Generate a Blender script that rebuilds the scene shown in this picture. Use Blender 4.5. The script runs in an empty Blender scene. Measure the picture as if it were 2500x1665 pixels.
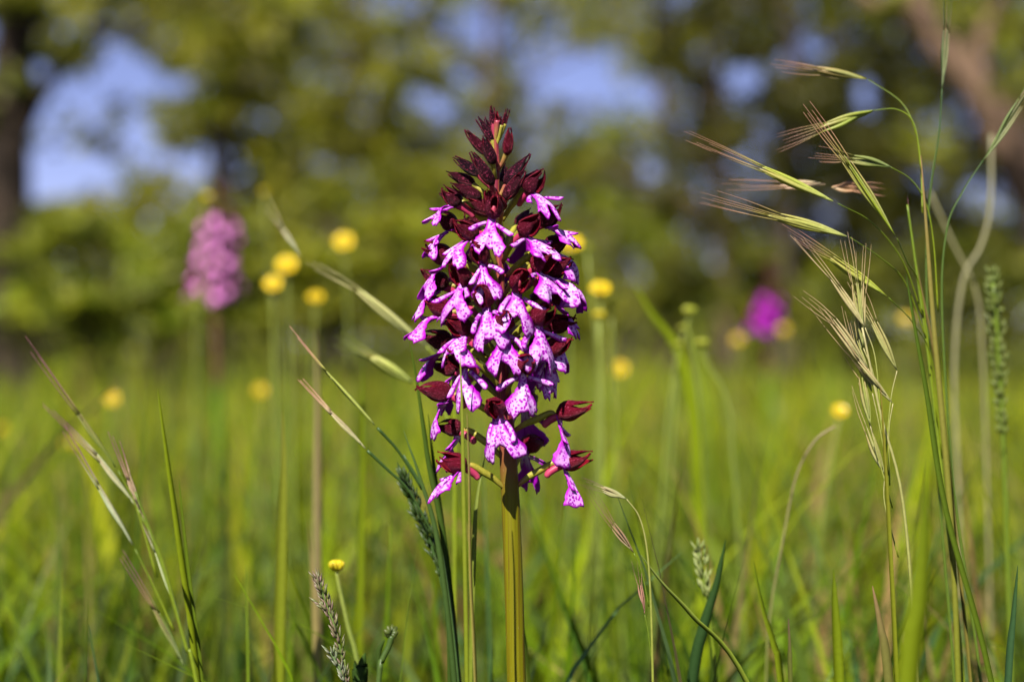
import bpy, math, random
import numpy as np
from mathutils import Vector, Matrix, noise as mnoise

R = math.radians
rnd = random.Random(7)
nrng = np.random.default_rng(11)
sc = bpy.context.scene
col = sc.collection

# ------------------------------------------------------------------ camera
D = 0.75            # camera to orchid
H = 0.30            # lens height above the soil
LENS = 70.0
F = 2500 * LENS / 36.0
cam_d = bpy.data.cameras.new('camera')
cam = bpy.data.objects.new('camera', cam_d)
col.objects.link(cam)
cam.location = (0, -D, H)
cam.rotation_euler = (R(90), 0, 0)
cam_d.lens = LENS
cam_d.sensor_width = 36.0
cam_d.clip_start = 0.02
cam_d.clip_end = 2000
cam_d.dof.use_dof = True
cam_d.dof.focus_distance = D - 0.012
cam_d.dof.aperture_fstop = 5.8
cam_d.dof.aperture_blades = 0
sc.camera = cam

# ------------------------------------------------------------------ sky, sun, exposure
SUN_AZ, SUN_EL = R(199), R(43)      # azimuth clockwise from +Y (the view direction)
w = bpy.data.worlds.new('World')
sc.world = w
w.use_nodes = True
nt = w.node_tree
sky = nt.nodes.new('ShaderNodeTexSky')
sky.sky_type = 'NISHITA'
sky.sun_disc = False
sky.sun_elevation = SUN_EL
sky.sun_rotation = SUN_AZ
sky.air_density = 0.5
sky.dust_density = 0.1
sky.ozone_density = 4.0
tintn = nt.nodes.new('ShaderNodeMix'); tintn.data_type = 'RGBA'; tintn.blend_type = 'MULTIPLY'
tintn.inputs[0].default_value = 1.0
tintn.inputs[7].default_value = (1.42, 1.02, 1.10, 1)
nt.links.new(sky.outputs[0], tintn.inputs[6])
nt.links.new(tintn.outputs[2], nt.nodes['Background'].inputs[0])
nt.nodes['Background'].inputs[1].default_value = 0.05
sd = bpy.data.lights.new('sun', 'SUN')
sd.energy = 4.8
sd.angle = R(0.5)
sd.color = (1.0, 0.95, 0.86)
sun = bpy.data.objects.new('sun', sd)
col.objects.link(sun)
sdir = Vector((math.sin(SUN_AZ) * math.cos(SUN_EL), math.cos(SUN_AZ) * math.cos(SUN_EL), math.sin(SUN_EL)))
sun.rotation_euler = sdir.to_track_quat('Z', 'Y').to_euler()
sun.location = (0, 0, 8)
sc.view_settings.view_transform = 'Standard'
sc.view_settings.look = 'None'
sc.view_settings.exposure = 1.2
sc.view_settings.gamma = 1.0
sc.view_settings.use_curve_mapping = False
sc.render.engine = 'CYCLES'
sc.cycles.transparent_max_bounces = 8
sc.cycles.max_bounces = 8

# ------------------------------------------------------------------ helpers
def P(px, py, dy=0.0):
    """pixel of the 2500 px photograph at distance dy behind the orchid -> metres"""
    z = D + dy
    return Vector(((px - 1250.0) / F * z, dy, H - (py - 832.5) / F * z))

def smooth_path(pts, n=6):
    pts = [Vector(p) for p in pts]
    if len(pts) < 3:
        a, b = pts
        return [a.lerp(b, i / (n * 2)) for i in range(n * 2 + 1)]
    q = [pts[0] * 2 - pts[1]] + pts + [pts[-1] * 2 - pts[-2]]
    out = []
    for i in range(1, len(q) - 2):
        p0, p1, p2, p3 = q[i - 1:i + 3]
        for k in range(n):
            t = k / n
            out.append(0.5 * ((2 * p1) + (p2 - p0) * t + (2 * p0 - 5 * p1 + 4 * p2 - p3) * t * t + (3 * p1 - p0 - 3 * p2 + p3) * t ** 3))
    out.append(pts[-1])
    return out

def lerp3(a, b, t):
    return tuple(a[i] + (b[i] - a[i]) * t for i in range(3))

class MB:
    def __init__(self):
        self.v = []; self.f = []; self.c = []; self.m = []
    def add(self, vs, fs, cs, mi=0):
        o = len(self.v)
        self.v.extend(vs); self.c.extend(cs)
        self.f.extend([tuple(i + o for i in f) for f in fs])
        self.m.extend([mi] * len(fs))
    def tube(self, pts, radii, n=6, c0=(1, 1, 1), c1=None, flat=1.0, cap=True, mi=0, ridge=0.0):
        pts = [Vector(p) for p in pts]
        c1 = c1 or c0
        L = len(pts)
        vs, cs, fs = [], [], []
        t = (pts[1] - pts[0]).normalized()
        a = Vector((1, 0, 0)) if abs(t.x) < 0.8 else Vector((0, 1, 0))
        u = t.cross(a).normalized()
        for i in range(L):
            t2 = (pts[min(i + 1, L - 1)] - pts[max(i - 1, 0)]).normalized()
            u = (u - t2 * u.dot(t2)).normalized()
            w_ = t2.cross(u)
            r = radii(i / (L - 1)) if callable(radii) else radii[i]
            cc = lerp3(c0, c1, i / (L - 1)) if not callable(c0) else c0(i / (L - 1))
            for k in range(n):
                an = 2 * math.pi * k / n
                rr = r * (1 + ridge * math.cos(an * 5))
                vs.append(pts[i] + u * (rr * math.cos(an)) + w_ * (rr * math.sin(an) * flat))
                cs.append(cc)
        for i in range(L - 1):
            for k in range(n):
                k2 = (k + 1) % n
                fs.append((i * n + k, i * n + k2, (i + 1) * n + k2, (i + 1) * n + k))
        if cap:
            fs.append(tuple(range(n - 1, -1, -1)))
            fs.append(tuple((L - 1) * n + k for k in range(n)))
        self.add(vs, fs, cs, mi)
    def ribbon(self, pts, width, side, c0, c1, fold=0.35, mi=0):
        """a grass blade: V-folded strip along pts"""
        pts = [Vector(p) for p in pts]
        L = len(pts)
        vs, cs, fs = [], [], []
        for i in range(L):
            t = (pts[min(i + 1, L - 1)] - pts[max(i - 1, 0)]).normalized()
            s = (side - t * side.dot(t)).normalized()
            nn = t.cross(s)
            k = i / (L - 1)
            wd = width(k)
            cc = lerp3(c0, c1, min(1, k * 1.0) ** .35)
            vs += [pts[i] - s * wd + nn * wd * fold, pts[i] - nn * wd * 0.05, pts[i] + s * wd + nn * wd * fold,
                   pts[i] - nn * (wd * 0.05 + 0.0003)]
            cs += [cc] * 4
        for i in range(L - 1):
            a, b = i * 4, i * 4 + 4
            fs += [(a, a + 1, b + 1, b), (a + 1, a + 2, b + 2, b + 1), (a + 2, a + 3, b + 3, b + 2), (a + 3, a, b, b + 3)]
        self.add(vs, fs, cs, mi)
    def grid(self, A, C, th, mats=(0, 1), closed_back=True):
        """thick sheet from an (n,m,3) array, colours C (n,m,3)"""
        n, m = A.shape[:2]
        du = np.gradient(A, axis=1); dv = np.gradient(A, axis=0)
        N = np.cross(du, dv)
        N /= np.linalg.norm(N, axis=2, keepdims=True) + 1e-12
        B = A - N * th
        vs = [Vector(p) for p in A.reshape(-1, 3)] + [Vector(p) for p in B.reshape(-1, 3)]
        cs = [tuple(c) for c in C.reshape(-1, 3)] * 2
        ff, fb, fr = [], [], []
        o = n * m
        for i in range(n - 1):
            for j in range(m - 1):
                a, b, c, d = i * m + j, i * m + j + 1, (i + 1) * m + j + 1, (i + 1) * m + j
                ff.append((a, b, c, d)); fb.append((o + d, o + c, o + b, o + a))
        bd = [(0, j) for j in range(m)] + [(i, m - 1) for i in range(1, n)] + [(n - 1, j) for j in range(m - 2, -1, -1)] + [(i, 0) for i in range(n - 2, 0, -1)]
        bi = [i * m + j for i, j in bd]
        for k in range(len(bi)):
            a, b = bi[k], bi[(k + 1) % len(bi)]
            fr.append((b, a, o + a, o + b))
        base = len(self.v)
        self.v.extend(vs); self.c.extend(cs)
        for lst, mi in ((ff, mats[0]), (fb, mats[1]), (fr, mats[1])):
            self.f.extend([tuple(i + base for i in f) for f in lst])
            self.m.extend([mi] * len(lst))
    def mesh(self, name, mats, origin=None):
        me = bpy.data.meshes.new(name)
        o = origin or Vector((0, 0, 0))
        me.from_pydata([tuple(v - o) for v in self.v], [], self.f)
        for mt in (mats if isinstance(mats, (list, tuple)) else [mats]):
            me.materials.append(mt)
        me.polygons.foreach_set('material_index', self.m)
        me.polygons.foreach_set('use_smooth', [True] * len(self.f))
        at = me.attributes.new('tint', 'FLOAT_COLOR', 'POINT')
        buf = np.ones((len(self.v), 4), 'f'); buf[:, :3] = np.array(self.c, 'f')
        at.data.foreach_set('color', buf.ravel())
        me.update()
        return me
    def build(self, name, mats, parent=None, origin=None):
        return link(name, self.mesh(name, mats, origin), parent)

def link(name, me, parent=None):
    o = bpy.data.objects.new(name, me)
    col.objects.link(o)
    if parent:
        o.parent = parent
    return o

def tag(o, label=None, cat=None, group=None, kind=None):
    for k, v in (('label', label), ('category', cat), ('group', group), ('kind', kind)):
        if v:
            o[k] = v
    return o

def empty(name, loc, parent=None):
    o = bpy.data.objects.new(name, None)
    col.objects.link(o)
    o.location = loc
    o.empty_display_size = 0.02
    if parent:
        o.parent = parent
    return o

# ------------------------------------------------------------------ materials
class NT:
    def __init__(self, name):
        self.m = bpy.data.materials.new(name)
        self.m.use_nodes = True
        self.t = self.m.node_tree
        self.b = self.t.nodes['Principled BSDF']
        self.out = self.t.nodes['Material Output']
    def n(self, t, **kw):
        x = self.t.nodes.new(t)
        for k, v in kw.items():
            setattr(x, k, v)
        return x
    def l(self, a, b):
        self.t.links.new(a, b)
    def mix(self, a, b, fac, blend='MIX'):
        x = self.n('ShaderNodeMix', data_type='RGBA', blend_type=blend)
        for s, v in ((x.inputs[0], fac), (x.inputs[6], a), (x.inputs[7], b)):
            if hasattr(v, 'is_output'):
                self.l(v, s)
            else:
                s.default_value = v if isinstance(v, float) else (*v, 1.0)
        return x.outputs[2]
    def ramp(self, src, stops):
        x = self.n('ShaderNodeMapRange', interpolation_type='SMOOTHSTEP')
        x.inputs[1].default_value, x.inputs[2].default_value = stops
        self.l(src, x.inputs[0])
        return x.outputs[0]
    def math(self, op, a, b):
        x = self.n('ShaderNodeMath', operation=op)
        for s, v in ((x.inputs[0], a), (x.inputs[1], b)):
            if hasattr(v, 'is_output'):
                self.l(v, s)
            else:
                s.default_value = v
        return x.outputs[0]
    def noise(self, scale, detail=3.0, vec=None, rough=0.55):
        x = self.n('ShaderNodeTexNoise')
        x.inputs['Scale'].default_value = scale
        x.inputs['Detail'].default_value = detail
        x.inputs['Roughness'].default_value = rough
        self.l(vec if vec is not None else self.obj(), x.inputs['Vector'])
        return x.outputs[0]
    def finish(self, colr, rough=0.5, transl=0.0, bump=None, spec=0.4, bs=0.3, bd=0.0003, tcol=None):
        self.b.inputs['Roughness'].default_value = rough
        self.b.inputs['Specular IOR Level'].default_value = spec
        if hasattr(colr, 'is_output'):
            self.l(colr, self.b.inputs['Base Color'])
        else:
            self.b.inputs['Base Color'].default_value = (*colr, 1)
        if bump is not None:
            bn = self.n('ShaderNodeBump')
            bn.inputs['Strength'].default_value = bs
            bn.inputs['Distance'].default_value = bd
            self.l(bump, bn.inputs['Height'])
            self.l(bn.outputs[0], self.b.inputs['Normal'])
        if transl > 0:
            tr = self.n('ShaderNodeBsdfTranslucent')
            c = tcol if tcol is not None else colr
            if hasattr(c, 'is_output'):
                self.l(c, tr.inputs[0])
            else:
                tr.inputs[0].default_value = (*c, 1)
            mx = self.n('ShaderNodeMixShader')
            mx.inputs[0].default_value = transl
            self.l(self.b.outputs[0], mx.inputs[1])
            self.l(tr.outputs[0], mx.inputs[2])
            self.l(mx.outputs[0], self.out.inputs[0])
        return self.m
    def tint(self):
        return self.n('ShaderNodeVertexColor', layer_name='tint').outputs[0]
    def obj(self):
        return self.n('ShaderNodeTexCoord').outputs['Object']

def m_tint(name, rough=0.5, transl=0.3, nscale=400.0, namt=0.35, spec=0.4):
    k = NT(name)
    t = k.tint()
    nz = k.ramp(k.noise(nscale, 3), (0.3, 0.7))
    dark = k.mix(t, (0.45, 0.42, 0.30), 1.0, 'MULTIPLY')
    c = k.mix(t, dark, k.math('MULTIPLY', nz, namt))
    return k.finish(c, rough, transl, spec=spec)

def m_lip_front():
    k = NT('lip_spotted')
    par = k.n('ShaderNodeSeparateColor'); k.l(k.tint(), par.inputs[0])
    edge, along = par.outputs[0], par.outputs[1]
    oi = k.n('ShaderNodeObjectInfo')
    off = k.n('ShaderNodeVectorMath', operation='ADD')
    k.l(k.obj(), off.inputs[0])
    sc_ = k.n('ShaderNodeVectorMath', operation='SCALE'); sc_.inputs['Scale'].default_value = 0.5
    cv = k.n('ShaderNodeCombineXYZ'); k.l(oi.outputs['Random'], cv.inputs[0]); k.l(oi.outputs['Random'], cv.inputs[1])
    k.l(cv.outputs[0], sc_.inputs[0]); k.l(sc_.outputs[0], off.inputs[1])
    vec = off.outputs[0]
    wob = k.n('ShaderNodeVectorMath', operation='ADD')
    nn = k.n('ShaderNodeTexNoise'); nn.inputs['Scale'].default_value = 700
    k.l(vec, nn.inputs['Vector'])
    s2 = k.n('ShaderNodeVectorMath', operation='SCALE'); s2.inputs['Scale'].default_value = 0.0009
    k.l(nn.outputs['Color'], s2.inputs[0])
    k.l(vec, wob.inputs[0]); k.l(s2.outputs[0], wob.inputs[1])
    vo = k.n('ShaderNodeTexVoronoi'); vo.inputs['Scale'].default_value = 820
    k.l(wob.outputs[0], vo.inputs['Vector'])
    spot = k.math('SUBTRACT', 1.0, k.ramp(vo.outputs['Distance'], (0.36, 0.50)))
    patch = k.ramp(k.noise(260, 2, vec), (0.28, 0.44))
    spot = k.math('MULTIPLY', spot, patch)
    ground = k.mix((0.66, 0.35, 0.74), (0.43, 0.07, 0.54), k.ramp(k.noise(330, 2, vec), (0.46, 0.72)))
    ground = k.mix(ground, (0.42, 0.02, 0.50), k.math('MULTIPLY', oi.outputs['Random'], 0.25))
    c = k.mix(ground, (0.28, 0.002, 0.33), spot)
    e = k.math('SUBTRACT', 1.0, k.ramp(edge, (0.05, 0.38)))
    c = k.mix(c, (0.36, 0.002, 0.40), e)
    nk = k.math('SUBTRACT', 1.0, k.ramp(along, (0.03, 0.16)))
    c = k.mix(c, (0.55, 0.05, 0.30), nk)
    return k.finish(c, 0.55, 0.18, bump=k.noise(900, 2), spec=0.3, bs=0.5, bd=0.0003)

def m_lip_back():
    k = NT('lip_reverse')
    par = k.n('ShaderNodeSeparateColor'); k.l(k.tint(), par.inputs[0])
    c = k.mix((0.55, 0.36, 0.62), (0.30, 0.002, 0.36), k.ramp(par.outputs[1], (0.25, 0.55)))
    c = k.mix(c, (0.32, 0.004, 0.38), k.math('SUBTRACT', 1.0, k.ramp(par.outputs[0], (0.02, 0.2))))
    return k.finish(c, 0.5, 0.2, bump=k.noise(700, 2), spec=0.3, bs=0.4)

def m_sepal(name, dark, red, light):
    k = NT(name)
    par = k.n('ShaderNodeSeparateColor'); k.l(k.tint(), par.inputs[0])
    # red channel: 0 dark upper buds, 1 reddish lower hoods ; green: along the sepal ; blue: across
    cv = k.n('ShaderNodeCombineXYZ')
    k.l(k.math('MULTIPLY', par.outputs[2], 14.0), cv.inputs[0])
    k.l(k.math('MULTIPLY', par.outputs[1], 3.0), cv.inputs[1])
    streak = k.noise(1.6, 4, cv.outputs[0], 0.7)
    spk = k.noise(1300, 3, None, 0.7)
    base = k.mix(dark, red, par.outputs[0])
    f = k.math('MULTIPLY', k.ramp(streak, (0.44, 0.66)), k.ramp(spk, (0.50, 0.62)))
    c = k.mix(base, light, f)
    return k.finish(c, 0.5, 0.12, bump=streak, spec=0.18, bs=1.0, bd=0.0014)

def m_stem():
    k = NT('orchid_stem')
    sep = k.n('ShaderNodeSeparateXYZ'); k.l(k.obj(), sep.inputs[0])
    z = k.ramp(sep.outputs[2], (0.236, 0.270))
    mp = k.n('ShaderNodeMapping'); mp.inputs['Scale'].default_value = (900, 900, 14)
    k.l(k.obj(), mp.inputs[0])
    st = k.noise(1.0, 4, mp.outputs[0], 0.6)
    olive = k.mix((0.125, 0.118, 0.0007), (0.085, 0.055, 0.003), k.ramp(st, (0.40, 0.70)))
    purp = k.mix((0.14, 0.008, 0.030), (0.24, 0.07, 0.03), k.ramp(st, (0.45, 0.68)))
    c = k.mix(olive, purp, z)
    t = k.tint()
    c = k.mix(c, t, 1.0, 'MULTIPLY')
    sp = k.ramp(k.noise(2600, 1), (0.72, 0.80))
    c = k.mix(c, (0.45, 0.40, 0.20), k.math('MULTIPLY', sp, 0.5))
    return k.finish(c, 0.5, 0.0, bump=st, spec=0.2, bs=0.35, bd=0.0005)

def m_bark():
    k = NT('bark')
    mp = k.n('ShaderNodeMapping'); mp.inputs['Scale'].default_value = (6, 6, 1.3)
    k.l(k.obj(), mp.inputs[0])
    nz = k.noise(4, 5, mp.outputs[0], 0.65)
    c = k.mix((0.035, 0.028, 0.022), (0.16, 0.125, 0.095), k.ramp(nz, (0.35, 0.7)))
    c = k.mix(c, k.tint(), 1.0, 'MULTIPLY')
    return k.finish(c, 0.85, 0, bump=nz, spec=0.2, bs=1.0, bd=0.03)

def m_ground():
    k = NT('meadow_soil')
    a = k.noise(0.35, 5); b = k.noise(30, 4)
    c = k.mix((0.035, 0.050, 0.008), (0.075, 0.095, 0.014), k.ramp(a, (0.35, 0.65)))
    c = k.mix(c, (0.06, 0.042, 0.02), k.math('MULTIPLY', k.ramp(b, (0.45, 0.7)), 0.7))
    return k.finish(c, 0.95, 0, bump=b, spec=0.1, bs=1.0, bd=0.02)

def m_yellow():
    k = NT('buttercup_petal')
    c = k.mix(k.tint(), (0.75, 0.38, 0.01), k.math('MULTIPLY', k.ramp(k.noise(300, 2), (0.4, 0.7)), 0.5))
    return k.finish(c, 0.25, 0.25, spec=0.6)

M = dict(
    lip=m_lip_front(), lipb=m_lip_back(),
    sepal=m_sepal('hood_outside', (0.008, 0.0005, 0.005), (0.15, 0.0008, 0.014), (0.50, 0.06, 0.15)),
    sepali=m_sepal('hood_inside', (0.05, 0.001, 0.010), (0.26, 0.002, 0.016), (0.40, 0.02, 0.05)),
    stem=m_stem(),
    ovary=m_tint('ovary_green', 0.45, 0.12, 1200, 0.5),
    spur=m_tint('spur_pink', 0.45, 0.2, 1500, 0.25),
    blade=m_tint('grass_leaf', 0.5, 0.5, 500, 0.2, 0.12),
    straw=m_tint('grass_stalk', 0.45, 0.25, 700, 0.3, 0.45),
    leaf=m_tint('tree_leaf', 0.5, 0.5, 20, 0.3),
    bark=m_bark(), ground=m_ground(), yellow=m_yellow(),
)

# ------------------------------------------------------------------ ground
def ground_z(x, y):
    r = math.hypot(x, y)
    k = min(1.0, max(0.0, (r - 1.0) / 6.0))
    return k * 0.06 * mnoise.noise(Vector((x * 0.35, y * 0.35, 0.0)))

def make_ground():
    rings = [0, .5, 1, 1.5, 2, 3, 4, 5, 6.5, 8, 10, 12, 15, 19, 24, 30, 40, 60, 100, 200, 500, 1200]
    vs, fs = [Vector((0, 0, 0))], []
    n = 48
    for r in rings[1:]:
        for k in range(n):
            a = 2 * math.pi * k / n
            x, y = r * math.cos(a), r * math.sin(a)
            vs.append(Vector((x, y, ground_z(x, y))))
    for k in range(n):
        fs.append((0, 1 + k, 1 + (k + 1) % n))
    for i in range(len(rings) - 2):
        for k in range(n):
            a, b = 1 + i * n + k, 1 + i * n + (k + 1) % n
            fs.append((a, a + n, b + n, b))
    mb = MB(); mb.add(vs, fs, [(1, 1, 1)] * len(vs))
    o = mb.build('ground', M['ground'])
    tag(o, 'green meadow soil stretching to the tree line', 'ground', kind='structure')
make_ground()

# ------------------------------------------------------------------ meadow grass (uncountable: one object)
GREENS = [(0.33, 0.40, 0.004), (0.28, 0.36, 0.004), (0.19, 0.28, 0.006), (0.38, 0.41, 0.004), (0.11, 0.19, 0.012), (0.17, 0.26, 0.06)]
TANS = [(0.34, 0.27, 0.10), (0.30, 0.19, 0.07)]

def make_meadow():
    r = np.random.default_rng(5)
    V, Fc, Cc = [], [], []
    vcount = 0
    def scatter(n, d0, d1, wmin, wmax, hmin, hmax, seg, spread=0.34, dry=0.06, power=1.0, dim=1.0):
        nonlocal vcount
        d = d0 + (d1 - d0) * r.random(n) ** power
        x = (r.random(n) * 2 - 1) * (spread * d + 0.12)
        y = d - D
        # blades stand in tufts
        tx = np.round(x / 0.09) * 0.09; ty = np.round(y / 0.09) * 0.09
        pull = 0.55 * r.random(n)
        hsh = np.sin(tx * 91.7 + ty * 47.3) * 43758.5
        hsh = hsh - np.floor(hsh)
        x = x + (tx - x + (hsh - .5) * .05) * pull; y = y + (ty - y) * pull
        nz = np.array([mnoise.noise(Vector((a * 5.5, b * 3.0, 3.3))) + .5 * mnoise.noise(Vector((a * 14, b * 8, 9.1))) for a, b in zip(x, y)])
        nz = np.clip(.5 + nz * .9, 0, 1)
        h = hmin + (hmax - hmin) * (r.random(n) ** 1.3) * (0.55 + 0.6 * nz)
        # keep clear of the view between lens and orchid
        front = (y < 0.05)
        lim = H - 0.171 * (y + D) - 0.012
        h = np.where(front, np.minimum(h, np.maximum(lim, 0.02)), h)
        wd = wmin + (wmax - wmin) * r.random(n) ** 1.5
        an = r.random(n) * 2 * np.pi
        lean = 0.04 + 0.40 * r.random(n) ** 2.0
        droop = r.random(n) ** 2 * 0.9
        fa = r.random(n) * np.pi
        ci = r.integers(0, len(GREENS), n)
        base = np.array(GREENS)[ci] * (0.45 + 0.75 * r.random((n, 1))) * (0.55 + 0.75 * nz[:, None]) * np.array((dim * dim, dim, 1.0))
        isdry = r.random(n) < dry
        base[isdry] = np.array(TANS)[r.integers(0, 2, isdry.sum())]
        tip = base * 0.85 + np.array((0.10, 0.075, 0.02)) * r.random((n, 1))
        gz = np.array([ground_z(a, b) for a, b in zip(x, y)])
        vs = np.zeros((n, seg + 1, 2, 3)); cs = np.zeros((n, seg + 1, 2, 3))
        for i in range(seg + 1):
            t = i / seg
            out = (lean * t + droop * t * t * t) * h
            zz = h * (t - 0.35 * droop * t ** 3) + gz
            px = x + np.cos(an) * out; py = y + np.sin(an) * out
            hw = wd * (1 - t ** 1.8) * (0.75 + 0.5 * math.sin(math.pi * min(1, t * 1.1))) + 0.00015
            tw = fa + t * 1.2
            for s, sg in ((0, -1), (1, 1)):
                vs[:, i, s, 0] = px + sg * np.cos(tw) * hw
                vs[:, i, s, 1] = py + sg * np.sin(tw) * hw
                vs[:, i, s, 2] = zz
                cs[:, i, s] = base * (1 - t) + tip * t
        k = (seg + 1) * 2
        idx = np.arange(n)[:, None] * k + vcount
        for i in range(seg):
            a = i * 2
            Fc.append(np.concatenate([idx + a, idx + a + 1, idx + a + 3, idx + a + 2], axis=1))
        V.append(vs.reshape(-1, 3)); Cc.append(cs.reshape(-1, 3))
        vcount += n * k
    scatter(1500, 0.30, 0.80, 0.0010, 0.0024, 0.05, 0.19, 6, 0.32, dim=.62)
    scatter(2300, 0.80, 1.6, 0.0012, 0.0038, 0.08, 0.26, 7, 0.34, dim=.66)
    scatter(500, 1.0, 2.4, 0.0010, 0.0022, 0.20, 0.30, 8, 0.30, 0.2, dim=.8)
    scatter(5200, 1.5, 3.2, 0.0016, 0.0046, 0.09, 0.275, 6, 0.33, dim=.9)
    scatter(1700, 1.3, 4.5, 0.0020, 0.0052, 0.19, 0.33, 7, 0.30, 0.10)
    scatter(9000, 3.0, 6.5, 0.0030, 0.0070, 0.09, 0.26, 5, 0.33)
    scatter(12000, 6.0, 15.0, 0.0040, 0.0090, 0.10, 0.25, 4, 0.35)
    V = np.concatenate(V); C = np.concatenate(Cc); Fa = np.concatenate(Fc)
    me = bpy.data.meshes.new('meadow_grass')
    me.vertices.add(len(V)); me.vertices.foreach_set('co', V.astype('f').ravel())
    me.loops.add(len(Fa) * 4); me.loops.foreach_set('vertex_index', Fa.astype('i').ravel())
    me.polygons.add(len(Fa))
    me.polygons.foreach_set('loop_start', np.arange(len(Fa), dtype='i') * 4)
    me.polygons.foreach_set('use_smooth', np.ones(len(Fa), bool))
    at = me.attributes.new('tint', 'FLOAT_COLOR', 'POINT')
    at.data.foreach_set('color', np.concatenate([C, np.ones((len(C), 1))], 1).astype('f').ravel())
    me.materials.append(M['blade'])
    me.update(calc_edges=True)
    o = link('meadow_grass', me)
    tag(o, 'dense green meadow grass with a few dry straws', 'grass', kind='stuff')
make_meadow()

# ------------------------------------------------------------------ background: trees and shrubs
LEAFC = [(0.24, 0.25, 0.006), (0.16, 0.19, 0.008), (0.27, 0.26, 0.014), (0.10, 0.13, 0.010), (0.24, 0.23, 0.06)]

def leaf_cloud(clumps, size, seed, tint=(1, 1, 1)):
    """clumps: (centre, radius xyz, count). each leaf is a folded lozenge"""
    r = np.random.default_rng(seed)
    Vs, Cs, Fs = [], [], []
    o = 0
    for c, rad, n in clumps:
        p = r.normal(size=(n, 3))
        p /= np.linalg.norm(p, axis=1, keepdims=True)
        p *= (r.random((n, 1)) ** 0.45)
        p = p * np.array(rad) + np.array(c)
        p[:, 2] = np.maximum(p[:, 2], 0.03)
        a = r.normal(size=(n, 3)); a /= np.linalg.norm(a, axis=1, keepdims=True)
        b = r.normal(size=(n, 3)); b -= a * (a * b).sum(1, keepdims=True); b /= np.linalg.norm(b, axis=1, keepdims=True)
        nn = np.cross(a, b)
        s = size * (0.6 + 0.8 * r.random((n, 1)))
        quad = np.stack([p - a * s, p - b * s * .38 + nn * s * .15, p + a * s, p + b * s * .38 + nn * s * .15], 1)
        cl = np.array(LEAFC)[r.integers(0, len(LEAFC), n)] * (0.75 + 0.5 * r.random((n, 1))) * np.array(tint)
        cl = cl * (0.7 + 0.6 * r.random())
        Vs.append(quad.reshape(-1, 3)); Cs.append(np.repeat(cl, 4, 0))
        i = np.arange(n)[:, None] * 4 + o
        Fs.append(np.concatenate([np.concatenate([i, i + 1, i + 2], 1), np.concatenate([i, i + 2, i + 3], 1)], 0))
        o += n * 4
    V = np.concatenate(Vs); C = np.concatenate(Cs); Fa = np.concatenate(Fs)
    me = bpy.data.meshes.new('crown')
    me.vertices.add(len(V)); me.vertices.foreach_set('co', V.astype('f').ravel())
    me.loops.add(len(Fa) * 3); me.loops.foreach_set('vertex_index', Fa.astype('i').ravel())
    me.polygons.add(len(Fa)); me.polygons.foreach_set('loop_start', np.arange(len(Fa), dtype='i') * 3)
    at = me.attributes.new('tint', 'FLOAT_COLOR', 'POINT')
    at.data.foreach_set('color', np.concatenate([C, np.ones((len(C), 1))], 1).astype('f').ravel())
    me.materials.append(M['leaf'])
    me.update(calc_edges=True)
    return me

def tree(label, base, path, r0, height, limbs, clumps, seed, leaf=0.035, tint=(1, 1, 1), barkc=(1, 1, 1), cat='tree', name='tree', group='trees at the meadow edge'):
    """path: world points of the trunk up from the soil; limbs: list of world polylines; clumps in world space"""
    root = empty(name, base)
    tag(root, label, cat, group)
    mb = MB()
    pts = smooth_path(path, 6)
    mb.tube(pts, lambda t: r0 * (1 - 0.75 * t) * (1 + 0.5 * max(0, 0.06 - t) / 0.06), 12, barkc, ridge=0.04)
    for lp, lr in limbs:
        mb.tube(smooth_path(lp, 5), lambda t: lr * (1 - 0.8 * t), 7, barkc)
    mb.build('trunk', M['bark'], root, Vector(base))
    me = leaf_cloud([((c[0] - base[0], c[1] - base[1], c[2] - base[2]), rr, n) for c, rr, n in clumps], leaf, seed, tint)
    link('crown', me, root)
    return root

def px_clumps(spots, dist, jit=0.6, thick=0.5, seed=1, sub=6, f=1.0):
    """spots: (px, py, rx, ry, leaves) ellipses as seen from the meadow; broken up into small clumps at that distance"""
    r = random.Random(seed)
    out = []
    for px, py, rx, ry, n in spots:
        k = max(2, sub)
        for i in range(k):
            a = r.random() * 6.283; q = math.sqrt(r.random())
            dy = dist - D + r.uniform(-jit, jit)
            c = P(px + math.cos(a) * q * rx, py + math.sin(a) * q * ry, dy)
            s = (D + dy) / F
            out.append((tuple(c), (rx * s * r.uniform(.28, .5) * f, thick * r.uniform(.3, .6), ry * s * r.uniform(.28, .5) * f), max(6, int(n * 2.2 / k))))
    return out

def upper_clumps(x, y, z0, z1, rad, n, leaves, seed):
    r = random.Random(seed)
    out = []
    for i in range(n):
        a = r.random() * 6.283; q = math.sqrt(r.random()) * rad
        out.append(((x + math.cos(a) * q, y + math.sin(a) * q, r.uniform(z0, z1)), (rad * .3,) * 3, leaves))
    return out

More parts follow.
